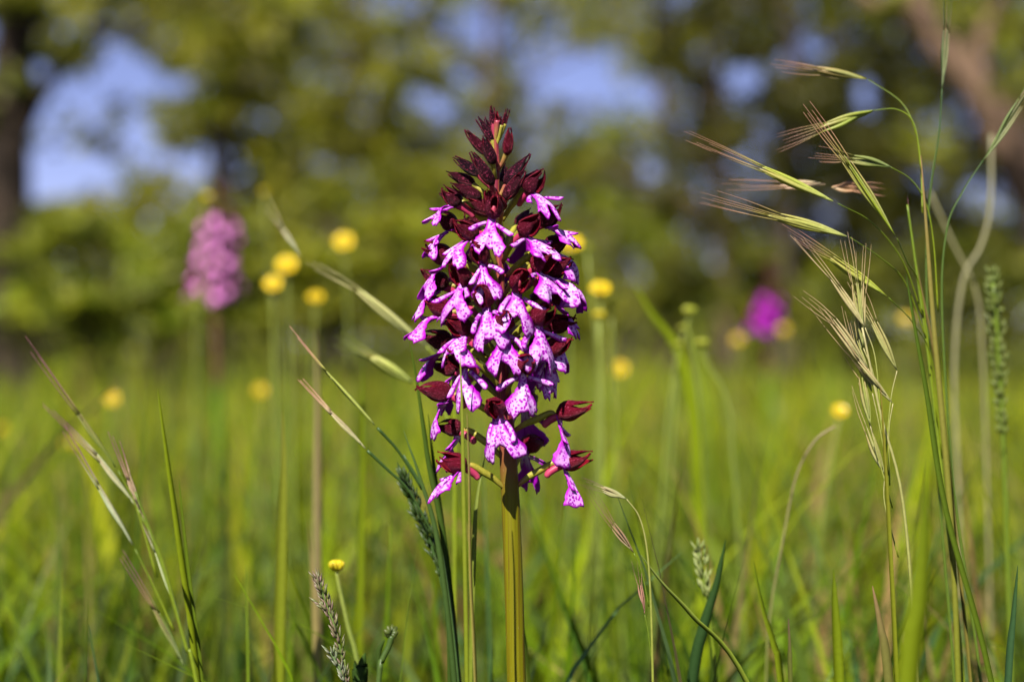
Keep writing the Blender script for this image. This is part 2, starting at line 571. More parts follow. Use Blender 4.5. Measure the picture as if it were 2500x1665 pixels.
GAPS = [(215, 320, 150, 150), (160, 420, 110, 60), (300, 180, 80, 90), (520, 395, 70, 55), (1150, 50, 60, 85), (1340, 190, 40, 45), (1450, 215, 60, 55), (1560, 250, 45, 40), (1400, 120, 35, 30), (2020, 30, 70, 45), (840, 190, 40, 50), (930, 60, 40, 40), (1620, 520, 45, 60), (1870, 210, 40, 40), (1240, 330, 30, 30), (1620, 20, 30, 40)]
def in_gap(px, py):
    return any(((px - a) / b) ** 2 + ((py - c) / d) ** 2 < 1 for a, c, b, d in GAPS)
FILL_N = 780
def fill_spots(px_trees):
    """foliage of the wood edge shared out to the nearest trees, leaving the openings where sky shows"""
    r = random.Random(77)
    res = [[] for _ in px_trees]
    for k in range(FILL_N):
        px, py = r.uniform(120, 2650), r.uniform(-80, 640)
        rx, ry = r.uniform(45, 95), r.uniform(35, 75)
        if in_gap(px, py) or in_gap(px + rx * .7, py) or in_gap(px - rx * .7, py) or in_gap(px, py + ry * .7) or in_gap(px, py - ry * .7):
            continue
        i = min(range(len(px_trees)), key=lambda q: abs(px_trees[q] - px) + r.uniform(0, 180))
        res[i].append((px, py, rx, ry, 30))
    return res

def make_woods():
    # --- dark trunk at the left edge, its fork rising right
    d = 8.0; y = d - D
    b = P(12, 832, y); b.z = 0
    tr = [(b.x + .02, y, -0.05), (b.x - .01, y, 0.5), tuple(P(5, 420, y)), tuple(P(30, 150, y)), (b.x + .15, y, 2.3), (b.x + .2, y + .2, 4.2)]
    limbs = [([tuple(P(25, 380, y)), tuple(P(100, 230, y)), tuple(P(215, 90, y)), tuple(P(330, -120, y))], 0.052),
             ([tuple(P(215, 90, y)), tuple(P(330, 60, y)), tuple(P(520, -40, y))], 0.03),
             ([tuple(P(10, 480, y)), tuple(P(-90, 350, y)), tuple(P(-200, 100, y))], 0.045)]
    cl = px_clumps([(40, 110, 130, 120, 260), (150, 160, 90, 70, 90), (-40, 330, 60, 160, 200), (330, -60, 220, 60, 300), (30, 20, 120, 60, 160)], d, seed=3)
    cl += px_clumps([(250, 250, 90, 60, 16), (150, 330, 80, 50, 10), (270, 350, 70, 30, 14), (190, 150, 60, 60, 18)], d, seed=8, sub=5, f=1.3)
    cl += upper_clumps(b.x, y, 2.0, 4.6, 1.4, 34, 90, 4)
    tree('dark forked tree whose limb rises over the sky gap', (b.x, y, 0), tr, .165, 4, limbs, cl, 21, tint=(.75, .75, .7), barkc=(.32, .27, .23))
    # --- leaning trunk on the right
    d = 8.0; y = d - D
    p1, p2 = P(2520, 470, y), P(2240, 20, y)
    p0 = p1 + (p1 - p2) * (p1.z / (p2.z - p1.z)) * 0.8; p0.z = -.05
    tr = [tuple(p0), tuple(p1), tuple(p1.lerp(p2, .5) + Vector((.03, 0, .03))), tuple(p2), tuple(p2 + Vector((-.30, .1, .9))), tuple(p2 + Vector((-.4, .3, 2.4)))]
    limbs = [([tuple(p1.lerp(p2, .55)), tuple(P(2420, 40, y)), tuple(P(2520, -150, y))], 0.05),
             ([tuple(p1.lerp(p2, .9)), tuple(P(2100, -20, y)), tuple(P(1950, -160, y))], 0.04)]
    cl = px_clumps([(2380, 60, 110, 90, 200), (2460, 190, 70, 80, 90), (2080, 20, 120, 60, 120), (2250, 330, 60, 80, 40)], d, seed=5)
    cl += upper_clumps(p2.x - .3, y, 2.1, 4.6, 1.4, 34, 90, 6)
    tree('leaning brown tree trunk behind the drooping brome spikelets', (p0.x, y, 0), tr, .115, 4, limbs, cl, 22, barkc=(1.5, 1.2, 1.0))
    # --- thin upright trunks
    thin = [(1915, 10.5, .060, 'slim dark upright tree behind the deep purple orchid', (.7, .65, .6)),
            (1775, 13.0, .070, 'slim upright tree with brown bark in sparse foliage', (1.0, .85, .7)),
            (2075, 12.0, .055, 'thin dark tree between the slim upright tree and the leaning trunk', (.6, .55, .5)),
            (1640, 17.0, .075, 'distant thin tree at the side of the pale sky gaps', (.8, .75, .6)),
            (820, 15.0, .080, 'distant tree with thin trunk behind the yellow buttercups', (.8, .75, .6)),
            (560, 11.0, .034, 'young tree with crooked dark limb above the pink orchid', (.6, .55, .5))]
    fol = [
        [(1990, 120, 150, 150, 260), (1900, 330, 110, 140, 160), (2060, 420, 120, 140, 160), (1800, 60, 90, 90, 130)],
        [(1700, 130, 110, 150, 200), (1760, 340, 110, 150, 190), (1690, 520, 110, 110, 170)],
        [(2140, 260, 130, 160, 240), (2200, 480, 140, 150, 260), (2320, 620, 160, 120, 260), (2060, 640, 130, 100, 200)],
        [(1600, 60, 100, 80, 130), (1500, 420, 160, 110, 280), (1620, 560, 130, 110, 250), (1420, 60, 110, 70, 120), (1330, 420, 120, 90, 170)],
        [(840, 80, 200, 110, 420), (720, 240, 160, 120, 300), (940, 260, 150, 130, 340), (860, 430, 190, 110, 380), (1010, 110, 90, 90, 140), (1080, 380, 110, 120, 240)],
        [(430, 60, 150, 90, 220), (560, 180, 140, 110, 260), (480, 300, 110, 70, 130), (640, 380, 110, 80, 160), (650, 40, 130, 90, 210)],
    ]
    thin.append((1200, 14.0, .07, 'distant tree standing behind the tall orchid spike', (.8, .75, .6)))
    fol.append([])
    fill = fill_spots([t[0] for t in thin])
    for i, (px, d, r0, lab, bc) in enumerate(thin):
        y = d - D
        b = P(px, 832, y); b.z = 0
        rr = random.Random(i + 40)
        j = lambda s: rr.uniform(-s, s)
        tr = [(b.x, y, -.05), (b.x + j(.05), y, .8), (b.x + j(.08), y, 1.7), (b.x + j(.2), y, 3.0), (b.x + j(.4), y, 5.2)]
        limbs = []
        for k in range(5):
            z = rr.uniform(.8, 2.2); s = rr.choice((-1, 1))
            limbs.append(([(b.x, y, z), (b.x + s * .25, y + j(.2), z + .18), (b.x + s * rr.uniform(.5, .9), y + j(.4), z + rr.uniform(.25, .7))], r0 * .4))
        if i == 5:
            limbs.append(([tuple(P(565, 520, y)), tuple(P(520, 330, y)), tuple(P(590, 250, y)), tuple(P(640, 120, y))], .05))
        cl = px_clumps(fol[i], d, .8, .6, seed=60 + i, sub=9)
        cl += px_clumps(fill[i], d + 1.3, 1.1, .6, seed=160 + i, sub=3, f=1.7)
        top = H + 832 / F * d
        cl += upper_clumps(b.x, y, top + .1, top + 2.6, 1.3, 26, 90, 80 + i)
        tree(lab, (b.x, y, 0), tr, r0, 5, limbs, cl, 90 + i, leaf=.030 + .0014 * d, barkc=bc, tint=((.52, .48, .5) if px > 1700 else (1.4, 1.35, 1.3) if 700 < px < 1700 else (1.25, 1.2, 1.1)))  # darker leaf tint on the right stands in for shade
    # --- shrubs
    shrubs = [
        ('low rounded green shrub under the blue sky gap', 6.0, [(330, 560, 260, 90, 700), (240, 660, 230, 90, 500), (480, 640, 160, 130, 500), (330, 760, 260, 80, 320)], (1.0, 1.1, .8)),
        ('dark shaded shrub at the foot of the forked tree', 7.0, [(60, 640, 90, 120, 260), (110, 800, 130, 70, 300)], (.32, .30, .32)),  # shade over this shrub is put into its dark leaf tint
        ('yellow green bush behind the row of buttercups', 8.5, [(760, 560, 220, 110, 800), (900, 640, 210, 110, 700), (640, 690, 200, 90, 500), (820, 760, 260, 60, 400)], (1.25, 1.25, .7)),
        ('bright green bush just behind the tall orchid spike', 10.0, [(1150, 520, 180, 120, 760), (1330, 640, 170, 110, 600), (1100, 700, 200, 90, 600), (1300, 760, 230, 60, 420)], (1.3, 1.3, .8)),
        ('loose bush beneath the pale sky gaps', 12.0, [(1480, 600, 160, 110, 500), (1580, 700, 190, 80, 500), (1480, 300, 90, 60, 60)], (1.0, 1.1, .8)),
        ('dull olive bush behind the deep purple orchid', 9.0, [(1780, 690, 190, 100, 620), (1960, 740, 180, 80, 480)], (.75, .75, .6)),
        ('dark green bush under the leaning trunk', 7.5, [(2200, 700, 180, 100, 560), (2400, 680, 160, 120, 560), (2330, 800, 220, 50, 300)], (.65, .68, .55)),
    ]
    for i, (lab, d, spots, tint) in enumerate(shrubs):
        y = d - D
        cx = sum(s[0] for s in spots) / len(spots)
        b = P(cx, 832, y); b.z = 0
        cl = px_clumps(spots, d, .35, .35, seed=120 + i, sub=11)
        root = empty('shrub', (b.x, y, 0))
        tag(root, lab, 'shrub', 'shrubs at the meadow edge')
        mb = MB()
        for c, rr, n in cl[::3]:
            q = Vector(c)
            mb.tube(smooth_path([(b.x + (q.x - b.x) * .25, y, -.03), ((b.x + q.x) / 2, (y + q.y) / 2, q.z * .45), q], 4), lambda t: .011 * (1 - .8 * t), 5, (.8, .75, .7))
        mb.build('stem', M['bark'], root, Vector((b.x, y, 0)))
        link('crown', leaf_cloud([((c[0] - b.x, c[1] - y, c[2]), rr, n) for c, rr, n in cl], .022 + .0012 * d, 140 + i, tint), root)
make_woods()

# far wood closing the view (reads as one mass)
def make_far_wood():
    r = random.Random(3)
    cl = []
    for i in range(900):
        px = r.uniform(-300, 2800) if i < 260 else r.choice((r.uniform(-5200, -250), r.uniform(2750, 7700))); d = r.uniform(24, 40)
        top = 640 + 90 * math.sin(px * .004 + 1) + 40 * math.sin(px * .013)
        c = P(px, r.uniform(top if i < 260 else top - 330, 850), d - D)
        cl.append((tuple(c), (1.0, .8, .7), 75))
    o = link('far_wood', leaf_cloud(cl, .13, 7, (1.1, 1.15, .9)))
    tag(o, 'hazy olive wood closing the meadow far behind', 'wood', kind='stuff')
make_far_wood()

# ------------------------------------------------------------------ orchid
CM = 0.01
def np_interp(t, xs, ys):
    return np.interp(t, xs, ys)

def lip_mesh(seed, pitch, bend, scale=1.0, fold=0.0, armdrop=0.0, lo=False):
    """lady-orchid lip: narrow neck, two slender arms, skirt with two broad frilled legs. Local frame: Y forward, Z up, cm"""
    r = random.Random(seed)
    mb = MB()
    L = 1.80 * scale * r.uniform(.92, 1.08)
    W = 1.28 * scale * r.uniform(.78, 1.12)
    n, m = (10, 9) if lo else (17, 17)
    curl = r.uniform(.1, 1.1) + fold
    notch = r.uniform(.20, .46)
    wav = [r.uniform(-1, 1) for _ in range(6)]
    twist = r.uniform(-.45, .45)
    S = np.linspace(0, 1.15, 60)
    pitch += r.uniform(-9, 9); bend += r.uniform(-18, 22)
    th = R(pitch) - R(bend) * np.clip(S, 0, 1.15) ** 1.2
    ds = np.diff(S, prepend=0) * L
    fw = np.cumsum(np.sin(th) * ds); dn = np.cumsum(np.cos(th) * ds)
    def pos(x, s, z):
        t = np.interp(s, S, th)
        return np.stack([x, np.interp(s, S, fw) + np.cos(t) * z, -np.interp(s, S, dn) + np.sin(t) * z], -1)
    u = np.linspace(-1, 1, m)[None, :].repeat(n, 0)
    t = np.linspace(0, 1, n)[:, None].repeat(m, 1)
    cren = np.array([r.uniform(-.065, .05) for _ in range(m)])[None, :]
    yend = 1.02 - notch * np.exp(-(u / .24) ** 2) + .05 * np.exp(-(u / .06) ** 2) - .26 * np.abs(u) ** 3.0 + cren
    s = t * yend
    hw = np_interp(t, [0, .10, .24, .42, .60, .78, .92, 1.0], [.11, .135, .13, .16, .27, .42, .50, .49]) * W
    asym = 1 + .12 * wav[0] * np.sign(u)
    jag = 1 + np.array([r.uniform(-.10, .08) for _ in range(n)])[:, None] * (np.abs(u) > .95)
    x = u * hw * asym * jag + twist * .25 * s * s * L
    leg = np.clip((t - .62) / .38, 0, 1)
    x = x + np.sign(u) * leg ** 1.5 * .07 * W * (np.abs(u) > .05)
    z = -curl * x * x + .05 * np.sin(u * 4 + wav[1] * 3) * t + .09 * wav[2] * np.sin(t * 6 + u * 2) + .04 * np.sin(u * 9 + wav[4] * 5) * t ** 2 + twist * u * t * .25
    z -= leg ** 2 * .10 * (1 + wav[3])
    A = pos(x, s, z) * CM
    e = np.minimum((1 - np.abs(u)) * hw * 1.2, (1 - t) * yend * L * .9)
    e = np.minimum(e, .3)
    C = np.stack([np.clip(e / .3, 0, 1), t, u * 0], -1)
    mb.grid(A, C, .035 * CM)
    for sg in (-1, 1):
        n2, m2 = (7, 3) if lo else (11, 5)
        AL = .98 * scale * r.uniform(.8, 1.15)
        t2 = np.linspace(0, 1, n2)[:, None].repeat(m2, 1)
        v2 = np.linspace(-1, 1, m2)[None, :].repeat(n2, 0)
        ang = R(r.uniform(12, 62) + armdrop)            # below horizontal
        cv = r.uniform(-.2, .9)
        # centre line in the lip plane (x, s)
        aa = ang + cv * t2
        dx = np.cumsum(np.cos(aa), 0) / n2 * AL; dsn = np.cumsum(np.sin(aa), 0) / n2 * AL
        hw2 = np_interp(t2, [0, .2, .55, .85, .96, 1], [.10, .085, .11, .125, .09, .03]) * scale
        x2 = sg * (.10 * W + dx) + v2 * hw2 * np.sin(aa) * 1
        s2 = (.16 * L + dsn - sg * 0 + v2 * hw2 * np.cos(aa) * -sg) / L
        lift = r.uniform(-.3, .55)
        z2 = lift * t2 ** 1.5 * AL * .6 - .9 * (v2 * hw2) ** 2 * 8 - .02
        A2 = pos(x2, np.clip(s2, 0, 1.15), z2) * CM
        e2 = np.minimum((1 - np.abs(v2)) * hw2, (1 - t2) * AL)
        C2 = np.stack([np.clip(e2 / .18, 0, 1), .2 + .5 * t2, v2 * 0], -1)
        if sg > 0:
            pass
        # make the face normal look forward
        du = A2[1, 1] - A2[0, 1]; dv = A2[1, 2] - A2[1, 1]
        A2r, C2r = A2, C2
        nrm = np.cross(A2[3, -1] - A2[3, 0], A2[4, 1] - A2[3, 1])
        tt = R(pitch); fwd = np.array((0, math.cos(tt), math.sin(tt)))
        if nrm.dot(fwd) < 0:
            A2r, C2r = A2[:, ::-1], C2[:, ::-1]
        mb.grid(A2r, C2r, .035 * CM)
    # check the body orientation
    return mb

def hood_mesh(seed, length=1.25, rad=.42, tilt=20, closed=0.0, red=.6, flare=.12, gape=0.0):
    """helmet of three sepals round an axis that leaves the neck forward, tilted up by tilt degrees"""
    r = random.Random(seed)
    mb = MB()
    L = length * r.uniform(.92, 1.08)
    ca, sa = math.cos(R(tilt)), math.sin(R(tilt))
    n, m = 10, 7
    parts = [(0, 62 + 10 * closed), (112, 58 + 12 * closed), (-112, 58 + 12 * closed)]
    for pi, (mid, half) in enumerate(parts):
        t = np.linspace(0, 1, n)[:, None].repeat(m, 1)
        v = np.linspace(-1, 1, m)[None, :].repeat(n, 0)
        prof = np.sin(np.pi * np.clip(t, 0, 1) ** .8) ** .75 * (1 - .25 * t)
        prof = prof + .18 * (1 - t) ** 3
        Rr = rad * prof * (1.05 if pi == 0 else 1.0) + .012 * pi
        nar = np.clip(1 - t ** 3.2, .05, 1)
        phi = np.radians(mid + v * half * nar * (1 + .0 * t) + r.uniform(-6, 6))
        side = np.sin(phi) * Rr
        up = np.cos(phi) * Rr
        ax = t * L * (1.0 if pi == 0 else r.uniform(.9, 1.02)) - .12
        dr = flare * t ** 2 * r.uniform(-.3, 1.2)
        fl = np.radians(mid)
        side = side + np.sin(fl) * dr; up = up + np.cos(fl) * dr - gape * t * (0 if pi == 0 else 1)
        rp = (.04 * np.sin(v * 5 + seed) * np.sin(t * 7 + pi) + .02 * np.sin(v * 11 + seed * 2) * np.sin(t * 4)) * rad * 2.4
        up = up + rp; side = side + rp * .6
        # curl of the tip
        tipc = r.uniform(-.05, .28) * t ** 4
        X = side
        Y = ax * ca - (up + tipc) * sa
        Z = ax * sa + (up + tipc) * ca + .10
        A = np.stack([X, Y, Z], -1) * CM
        C = np.stack([np.full_like(t, red), t, (v + 1) * .5 + pi], -1)
        C[..., 2] = (v + 1) * .5 + pi * .37
        # outward normal?
        nm = np.cross(A[4, 4] - A[4, 2], A[5, 3] - A[3, 3])
        outw = np.array((math.sin(fl), -math.cos(fl) * sa, math.cos(fl) * ca))
        if nm.dot(outw) < 0:
            A, C = A[:, ::-1], C[:, ::-1]
        mb.grid(A, C, .03 * CM)
    return mb

def spur_mesh(seed):
    r = random.Random(seed)
    mb = MB()
    b = r.uniform(-.1, .1)
    pts = smooth_path([(0, .08 * CM, -.02 * CM), (b * .4 * CM, -.2 * CM, -.12 * CM), (b * CM, -.48 * CM, -.30 * CM), (b * CM, -.6 * CM, -.48 * CM)], 4)
    mb.tube(pts, lambda t: (.13 - .03 * t + .03 * math.sin(t * 3)) * CM * (1 if t < .93 else .55), 8, (.42, .02, .10), (.50, .06, .13))
    return mb

def flower_matrix(neck, phi, roll=0.0, tip=0.0):
    out = Vector((math.sin(R(phi)), -math.cos(R(phi)), 0))
    up = Vector((0, 0, 1))
    right = out.cross(up)
    m = Matrix((right, out, up)).transposed()
    m = m @ Matrix.Rotation(R(tip), 3, 'X') @ Matrix.Rotation(R(roll), 3, 'Y')
    return m

def stem_axis(pts):
    z = [p.z for p in pts][::-1]; x = [p.x for p in pts][::-1]; y = [p.y for p in pts][::-1]
    return lambda q: Vector((np.interp(q, z, x), np.interp(q, z, y), q))

def add_flower(root, origin, axis, neck, phi, pitch, bend, roll=0, scale=1.0, tip=0, seed=0, red=.6, hl=1.25, hood_tilt=18, lip=True, lip_me=None, hood_me=None, spur=True, drop=1.0, fold=0.0, armdrop=0.0):
    rm = flower_matrix(neck, phi, roll, tip)
    inv = rm.inverted()
    # ovary: neck back to the stem axis
    a = axis(neck.z - drop * CM)
    hor = Vector((neck.x - a.x, neck.y - a.y, 0))
    dirn = hor.normalized() if hor.length > 1e-5 else Vector((0, -1, 0))
    st = a + dirn * .0022
    mid = st.lerp(neck, .5) + Vector((0, 0, .22 * CM * drop))
    q = neck - dirn * .0015
    pts = [inv @ (p - neck) for p in smooth_path([st, st.lerp(mid, .55) + Vector((0, 0, .05 * CM)), mid, q.lerp(mid, .3) + Vector((0, 0, .12 * CM)), q], 4)]
    mb = MB()
    rr = random.Random(seed + 5)
    g0 = (.34, .04, .07) if rr.random() < .4 else (.26, .20, .03)
    cols = lambda t: lerp3(g0, (.33, .31, .035), min(1, t * 4)) if t < .7 else lerp3((.33, .31, .035), (.32, .20, .05), (t - .7) / .3)
    mb.tube(pts, lambda t: (.075 + .05 * math.sin(math.pi * min(1, t * 1.05))) * CM, 7, cols, ridge=.12)
    # column above the neck
    mb.tube([Vector((0, -.05, .0)) * CM, Vector((0, .10, .14)) * CM, Vector((0, .22, .34)) * CM], [.13 * CM, .12 * CM, .05 * CM], 7, (.55, .10, .16), (.40, .03, .08))
    fo = mb.build('flower', M['ovary'], root)
    mat = rm.to_4x4(); mat.translation = neck - origin
    fo.matrix_local = mat
    if hood_me is None:
        hood_me = hood_mesh(seed + 11, hl * scale, .36 * scale, hood_tilt - tip, 0.0, red).mesh('hood', [M['sepal'], M['sepali']])
    link('hood', hood_me, fo)
    if lip:
        me = lip_me or lip_mesh(seed, pitch, bend, scale, fold, armdrop).mesh('lip', [M['lip'], M['lipb']])
        link('lip', me, fo)
    if spur:
        link('spur', spur_mesh(seed + 3).mesh('spur', M['spur']), fo)
    return fo

def add_bud(root, origin, axis, b, t, seed, red=.2, fat=.24, closed=1.0, anchor=None):
    """closed bud from b to t (world points)"""
    L = (t - b).length
    dr = (t - b).normalized()
    side = dr.cross(Vector((0, -1, 0.2))).normalized()
    up = side.cross(dr)
    rm = Matrix((side, dr, up)).transposed()
    inv = rm.inverted()
    mb = MB()
    a = axis((anchor if anchor is not None else b.z - .7 * CM))
    pts = [inv @ (p - b) for p in smooth_path([a, a.lerp(b, .55) - Vector((0, 0, .05 * CM)), b + dr * .1 * CM], 5)]
    rr = random.Random(seed)
    c0 = rr.choice([(.36, .33, .04), (.36, .33, .04), (.42, .05, .09)])
    mb.tube(pts, lambda q: (.065 + .05 * q) * CM, 7, c0, rr.choice([(.38, .04, .09), (.30, .26, .04)]))
    bo = mb.build('bud', M['ovary'], root)
    mat = rm.to_4x4(); mat.translation = b - origin
    bo.matrix_local = mat
    h = hood_mesh(seed + 70, L / CM * 1.04, fat * .9, 0, closed, red, .09)
    hm = h.mesh('hood', [M['sepal'], M['sepali']])
    ho = link('hood', hm, bo)
    ho.location = (0, 0, -.10 * CM)
    return bo

def main_orchid():
    ax_px = [(1212, 290), (1209, 330), (1213, 400), (1211, 470), (1218, 560), (1221, 660), (1221, 740), (1226, 840), (1229, 930), (1237, 1050), (1244, 1180), (1248, 1260), (1256, 1480), (1261, 1665)]
    pts = [P(x, y) for x, y in ax_px]
    pts += [Vector((pts[-1].x + .003, 0, .09)), Vector((pts[-1].x + .004, 0, -.01))]
    base = Vector((pts[-1].x, 0, 0))
    root = empty('orchid', base)
    tag(root, 'tall sharp magenta orchid spike with dark buds and spotted white lips', 'orchid')
    axis = stem_axis(smooth_path(pts, 8))
    sp = smooth_path(pts, 8)
    zr = [-.01, .16, .235, .255, .28, .31, .34, .36, .38, .40]
    wr = [.0042, .0036, .0035, .0033, .0028, .0019, .00155, .0013, .0010, .0008]
    mb = MB()
    mb.tube(sp, [float(np.interp(p.z, zr, wr)) for p in sp], 20, (1, 1, 1), (1, 1, 1), ridge=.025)
    mb.build('stem', M['stem'], root, base)
    # basal leaves
    for i in range(5):
        a = i * 2.3 + .4
        lf = MB()
        L = rnd.uniform(.10, .15)
        path = smooth_path([(base.x, 0, .012), (base.x + math.cos(a) * L * .4, math.sin(a) * L * .4, .05), (base.x + math.cos(a) * L, math.sin(a) * L, .035)], 5)
        lf.ribbon(path, lambda t: .017 * math.sin(math.pi * (t * .92 + .06)) ** .8 + .0008, Vector((-math.sin(a), math.cos(a), 0)), (.06, .13, .02), (.09, .16, .025), .3)
        lf.build('leaf', M['blade'], root, base)
    # ---- open flowers: neck pixel, azimuth (0 = towards the lens), reach, pitch, bend, roll, scale, hood redness
    FL = [
        (1203, 526, 0, 1.9, 42, 25, -10, .98, .45),
        (1157, 580, -48, 1.9, 68, 25, 0, 1.05, .5),
        (1277, 570, 40, 1.9, 66, 25, 0, 1.08, .5),
        (1178, 634, -14, 2.1, 45, 20, 14, 1.05, .75),
        (1134, 688, -34, 2.1, 48, 25, 8, 1.05, .7),
        (1263, 703, 14, 2.2, 38, 25, -8, 1.15, .8),
        (1308, 655, 42, 2.1, 52, 25, -4, 1.15, .75),
        (1187, 740, -10, 2.2, 36, 22, 8, 1.10, .9),
        (1230, 797, 2, 2.2, 32, 20, 0, 1.05, .8),
        (1310, 784, 32, 2.2, 40, 20, -4, 1.12, .7),
        (1140, 808, -44, 2.1, 56, 20, 6, 1.10, .7),
        (1276, 899, 12, 2.1, 28, 20, 0, 1.08, 1.0),
        (1137, 884, -38, 2.1, 28, 20, 10, 1.08, .9),
        (1214, 1005, -12, 2.1, 32, 20, 8, 1.08, 1.0),
        (1366, 1012, 84, 1.9, 14, -10, 0, 1.05, 1.0),
        (1372, 1134, 86, 1.9, 40, 15, 0, 1.05, 1.0),
        (1132, 1140, -62, 1.9, 52, 10, 12, 1.10, .9),
        (1122, 1052, -100, 1.7, 30, 10, 0, .95, .5),
        (1098, 965, -84, 2.0, 34, 15, 0, 1.10, .6),
        (1278, 985, 152, 2.0, 18, 0, 0, 1.10, .8),
        (1282, 1094, 138, 1.5, 18, 0, 0, 1.05, 1.0),
        # left flank
        (1118, 500, -66, 1.6, 82, 20, 0, .90, .25),
        (1108, 556, -82, 1.8, 70, 20, 0, .95, .35),
        (1098, 636, -78, 2.0, 58, 25, 0, 1.05, .5),
        (1088, 700, -88, 2.1, 70, 20, 0, 1.0, .4),
        (1092, 764, -72, 2.1, 66, 25, 0, 1.05, .7),
        (1098, 840, -96, 2.0, 48, 20, 0, 1.05, .3),
        (1112, 905, -110, 1.9, 30, 10, 0, 1.0, .6),
        # right flank
        (1290, 470, 46, 1.4, 74, 20, 0, 1.02, .3),
        (1322, 548, 66, 1.8, 66, 20, 0, 1.05, .35),
        (1338, 610, 74, 1.9, 66, 25, 0, 1.0, .5),
        (1342, 668, 64, 2.0, 62, 25, 0, 1.0, .55),
        (1350, 735, 80, 2.0, 55, 20, 0, 1.05, .6),
        (1346, 800, 72, 2.0, 44, 20, 0, 1.0, .7),
        (1336, 858, 58, 2.0, 24, 5, 0, 1.05, .8),
        (1196, 876, 185, 1.9, 20, 0, 0, .95, .6),
        # behind
        (1170, 560, -140, 1.7, 50, 20, 0, .95, .3),
        (1270, 555, 140, 1.7, 50, 20, 0, .95, .3),
        (1215, 600, 180, 1.8, 50, 20, 0, .95, .3),
        (1140, 655, -130, 2.0, 45, 20, 0, 1.0, .4),
        (1300, 650, 130, 2.0, 45, 20, 0, 1.0, .4),
        (1200, 700, 170, 2.0, 40, 20, 0, 1.0, .4),
        (1140, 745, -128, 2.0, 45, 20, 0, 1.0, .5),
        (1305, 745, 125, 2.0, 45, 20, 0, 1.0, .5),
        (1245, 780, 165, 2.0, 40, 20, 0, 1.0, .5),
        (1150, 835, -140, 2.0, 30, 20, 0, 1.0, .5),
        (1300, 850, 120, 2.0, 30, 20, 0, 1.0, .5),
        # dark central hoods near the top, lips still folded away
    ]
    hood_x = {14: 6, 15: 8}
    for i, (px, py, phi, reach, pitch, bend, roll, s, red) in enumerate(FL):
        a = axis(P(px, py).z)
        dy = -reach * CM * math.cos(R(phi))
        neck = P(px, py, dy)
        ht = 30 if py < 560 else (20 if py < 800 else 8)
        if i in hood_x: ht = hood_x[i]
        dr = 1.0
        if i in (14,): dr = .65
        if i in (15, 16): dr = .85
        add_flower(root, base, axis, neck, phi, pitch, bend, roll, s, 0, 300 + i * 7, red, 1.3 if i in (14, 15, 18) else 1.12, ht, drop=dr)
    # ---- buds: base px, tip px, depth (cm, negative = nearer), redness, fatness
    BD = [
        (1204, 302, 1199, 256, -.1, .15, .13), (1214, 300, 1211, 264, -.25, .9, .10), (1229, 309, 1241, 264, 0, .2, .09), (1222, 312, 1226, 279, -.1, .3, .08),
        (1239, 372, 1243, 306, -.45, .6, .22), (1203, 342, 1163, 280, 0, .05, .17), (1184, 372, 1134, 318, -.3, .25, .20), (1203, 394, 1173, 322, -.55, .1, .24), (1206, 340, 1184, 290, .3, .1, .14),
        (1200, 446, 1147, 366, -.8, .1, .26), (1166, 424, 1104, 384, -.2, .0, .22), (1168, 482, 1092, 446, -.9, .3, .28), (1152, 446, 1084, 420, .2, .2, .26),
        (1237, 446, 1300, 369, -.2, .05, .28), (1236, 482, 1284, 412, -.9, .2, .28), (1276, 456, 1328, 412, .2, .2, .28), (1226, 448, 1234, 398, .5, .05, .16),
        (1124, 490, 1068, 472, .5, .0, .24), (1200, 500, 1186, 452, -1.0, .75, .26), (1226, 508, 1215, 462, -1.2, .7, .24), (1190, 520, 1136, 492, -1.2, .6, .26),
        
    ]
    for i, (bx, by, tx, ty, dz, red, fat) in enumerate(BD):
        b = P(bx, by, dz * CM); t = P(tx, ty, dz * CM * 1.5)
        add_bud(root, base, axis, b, t, 900 + i * 3, red, fat)
    return root
main_orchid()

def m_plain_lip(name, a, b):
    k = NT(name)
    return k.finish(k.mix(a, b, k.ramp(k.noise(400, 2), (.35, .65))), .5, .2, spec=.2)
PINKM = m_plain_lip('lip_pink', (0.72, 0.30, 0.60), (0.50, 0.09, 0.42))
PURPM = m_plain_lip('lip_deep_purple', (0.42, 0.01, 0.44), (0.30, 0.004, 0.32))
LOW_LIPS = {k: [lip_mesh(5000 + i, 45, 20, 1.0, 0, 0, True).mesh('lip', [m, m]) for i in range(4)] for k, m in (('pink', PINKM), ('purple', PURPM))}
LOW_HOODS = [hood_mesh(5100 + i, 1.2, .4, 18, 0, .1 + .25 * i).mesh('hood', [M['sepal'], M['sepali']]) for i in range(4)]

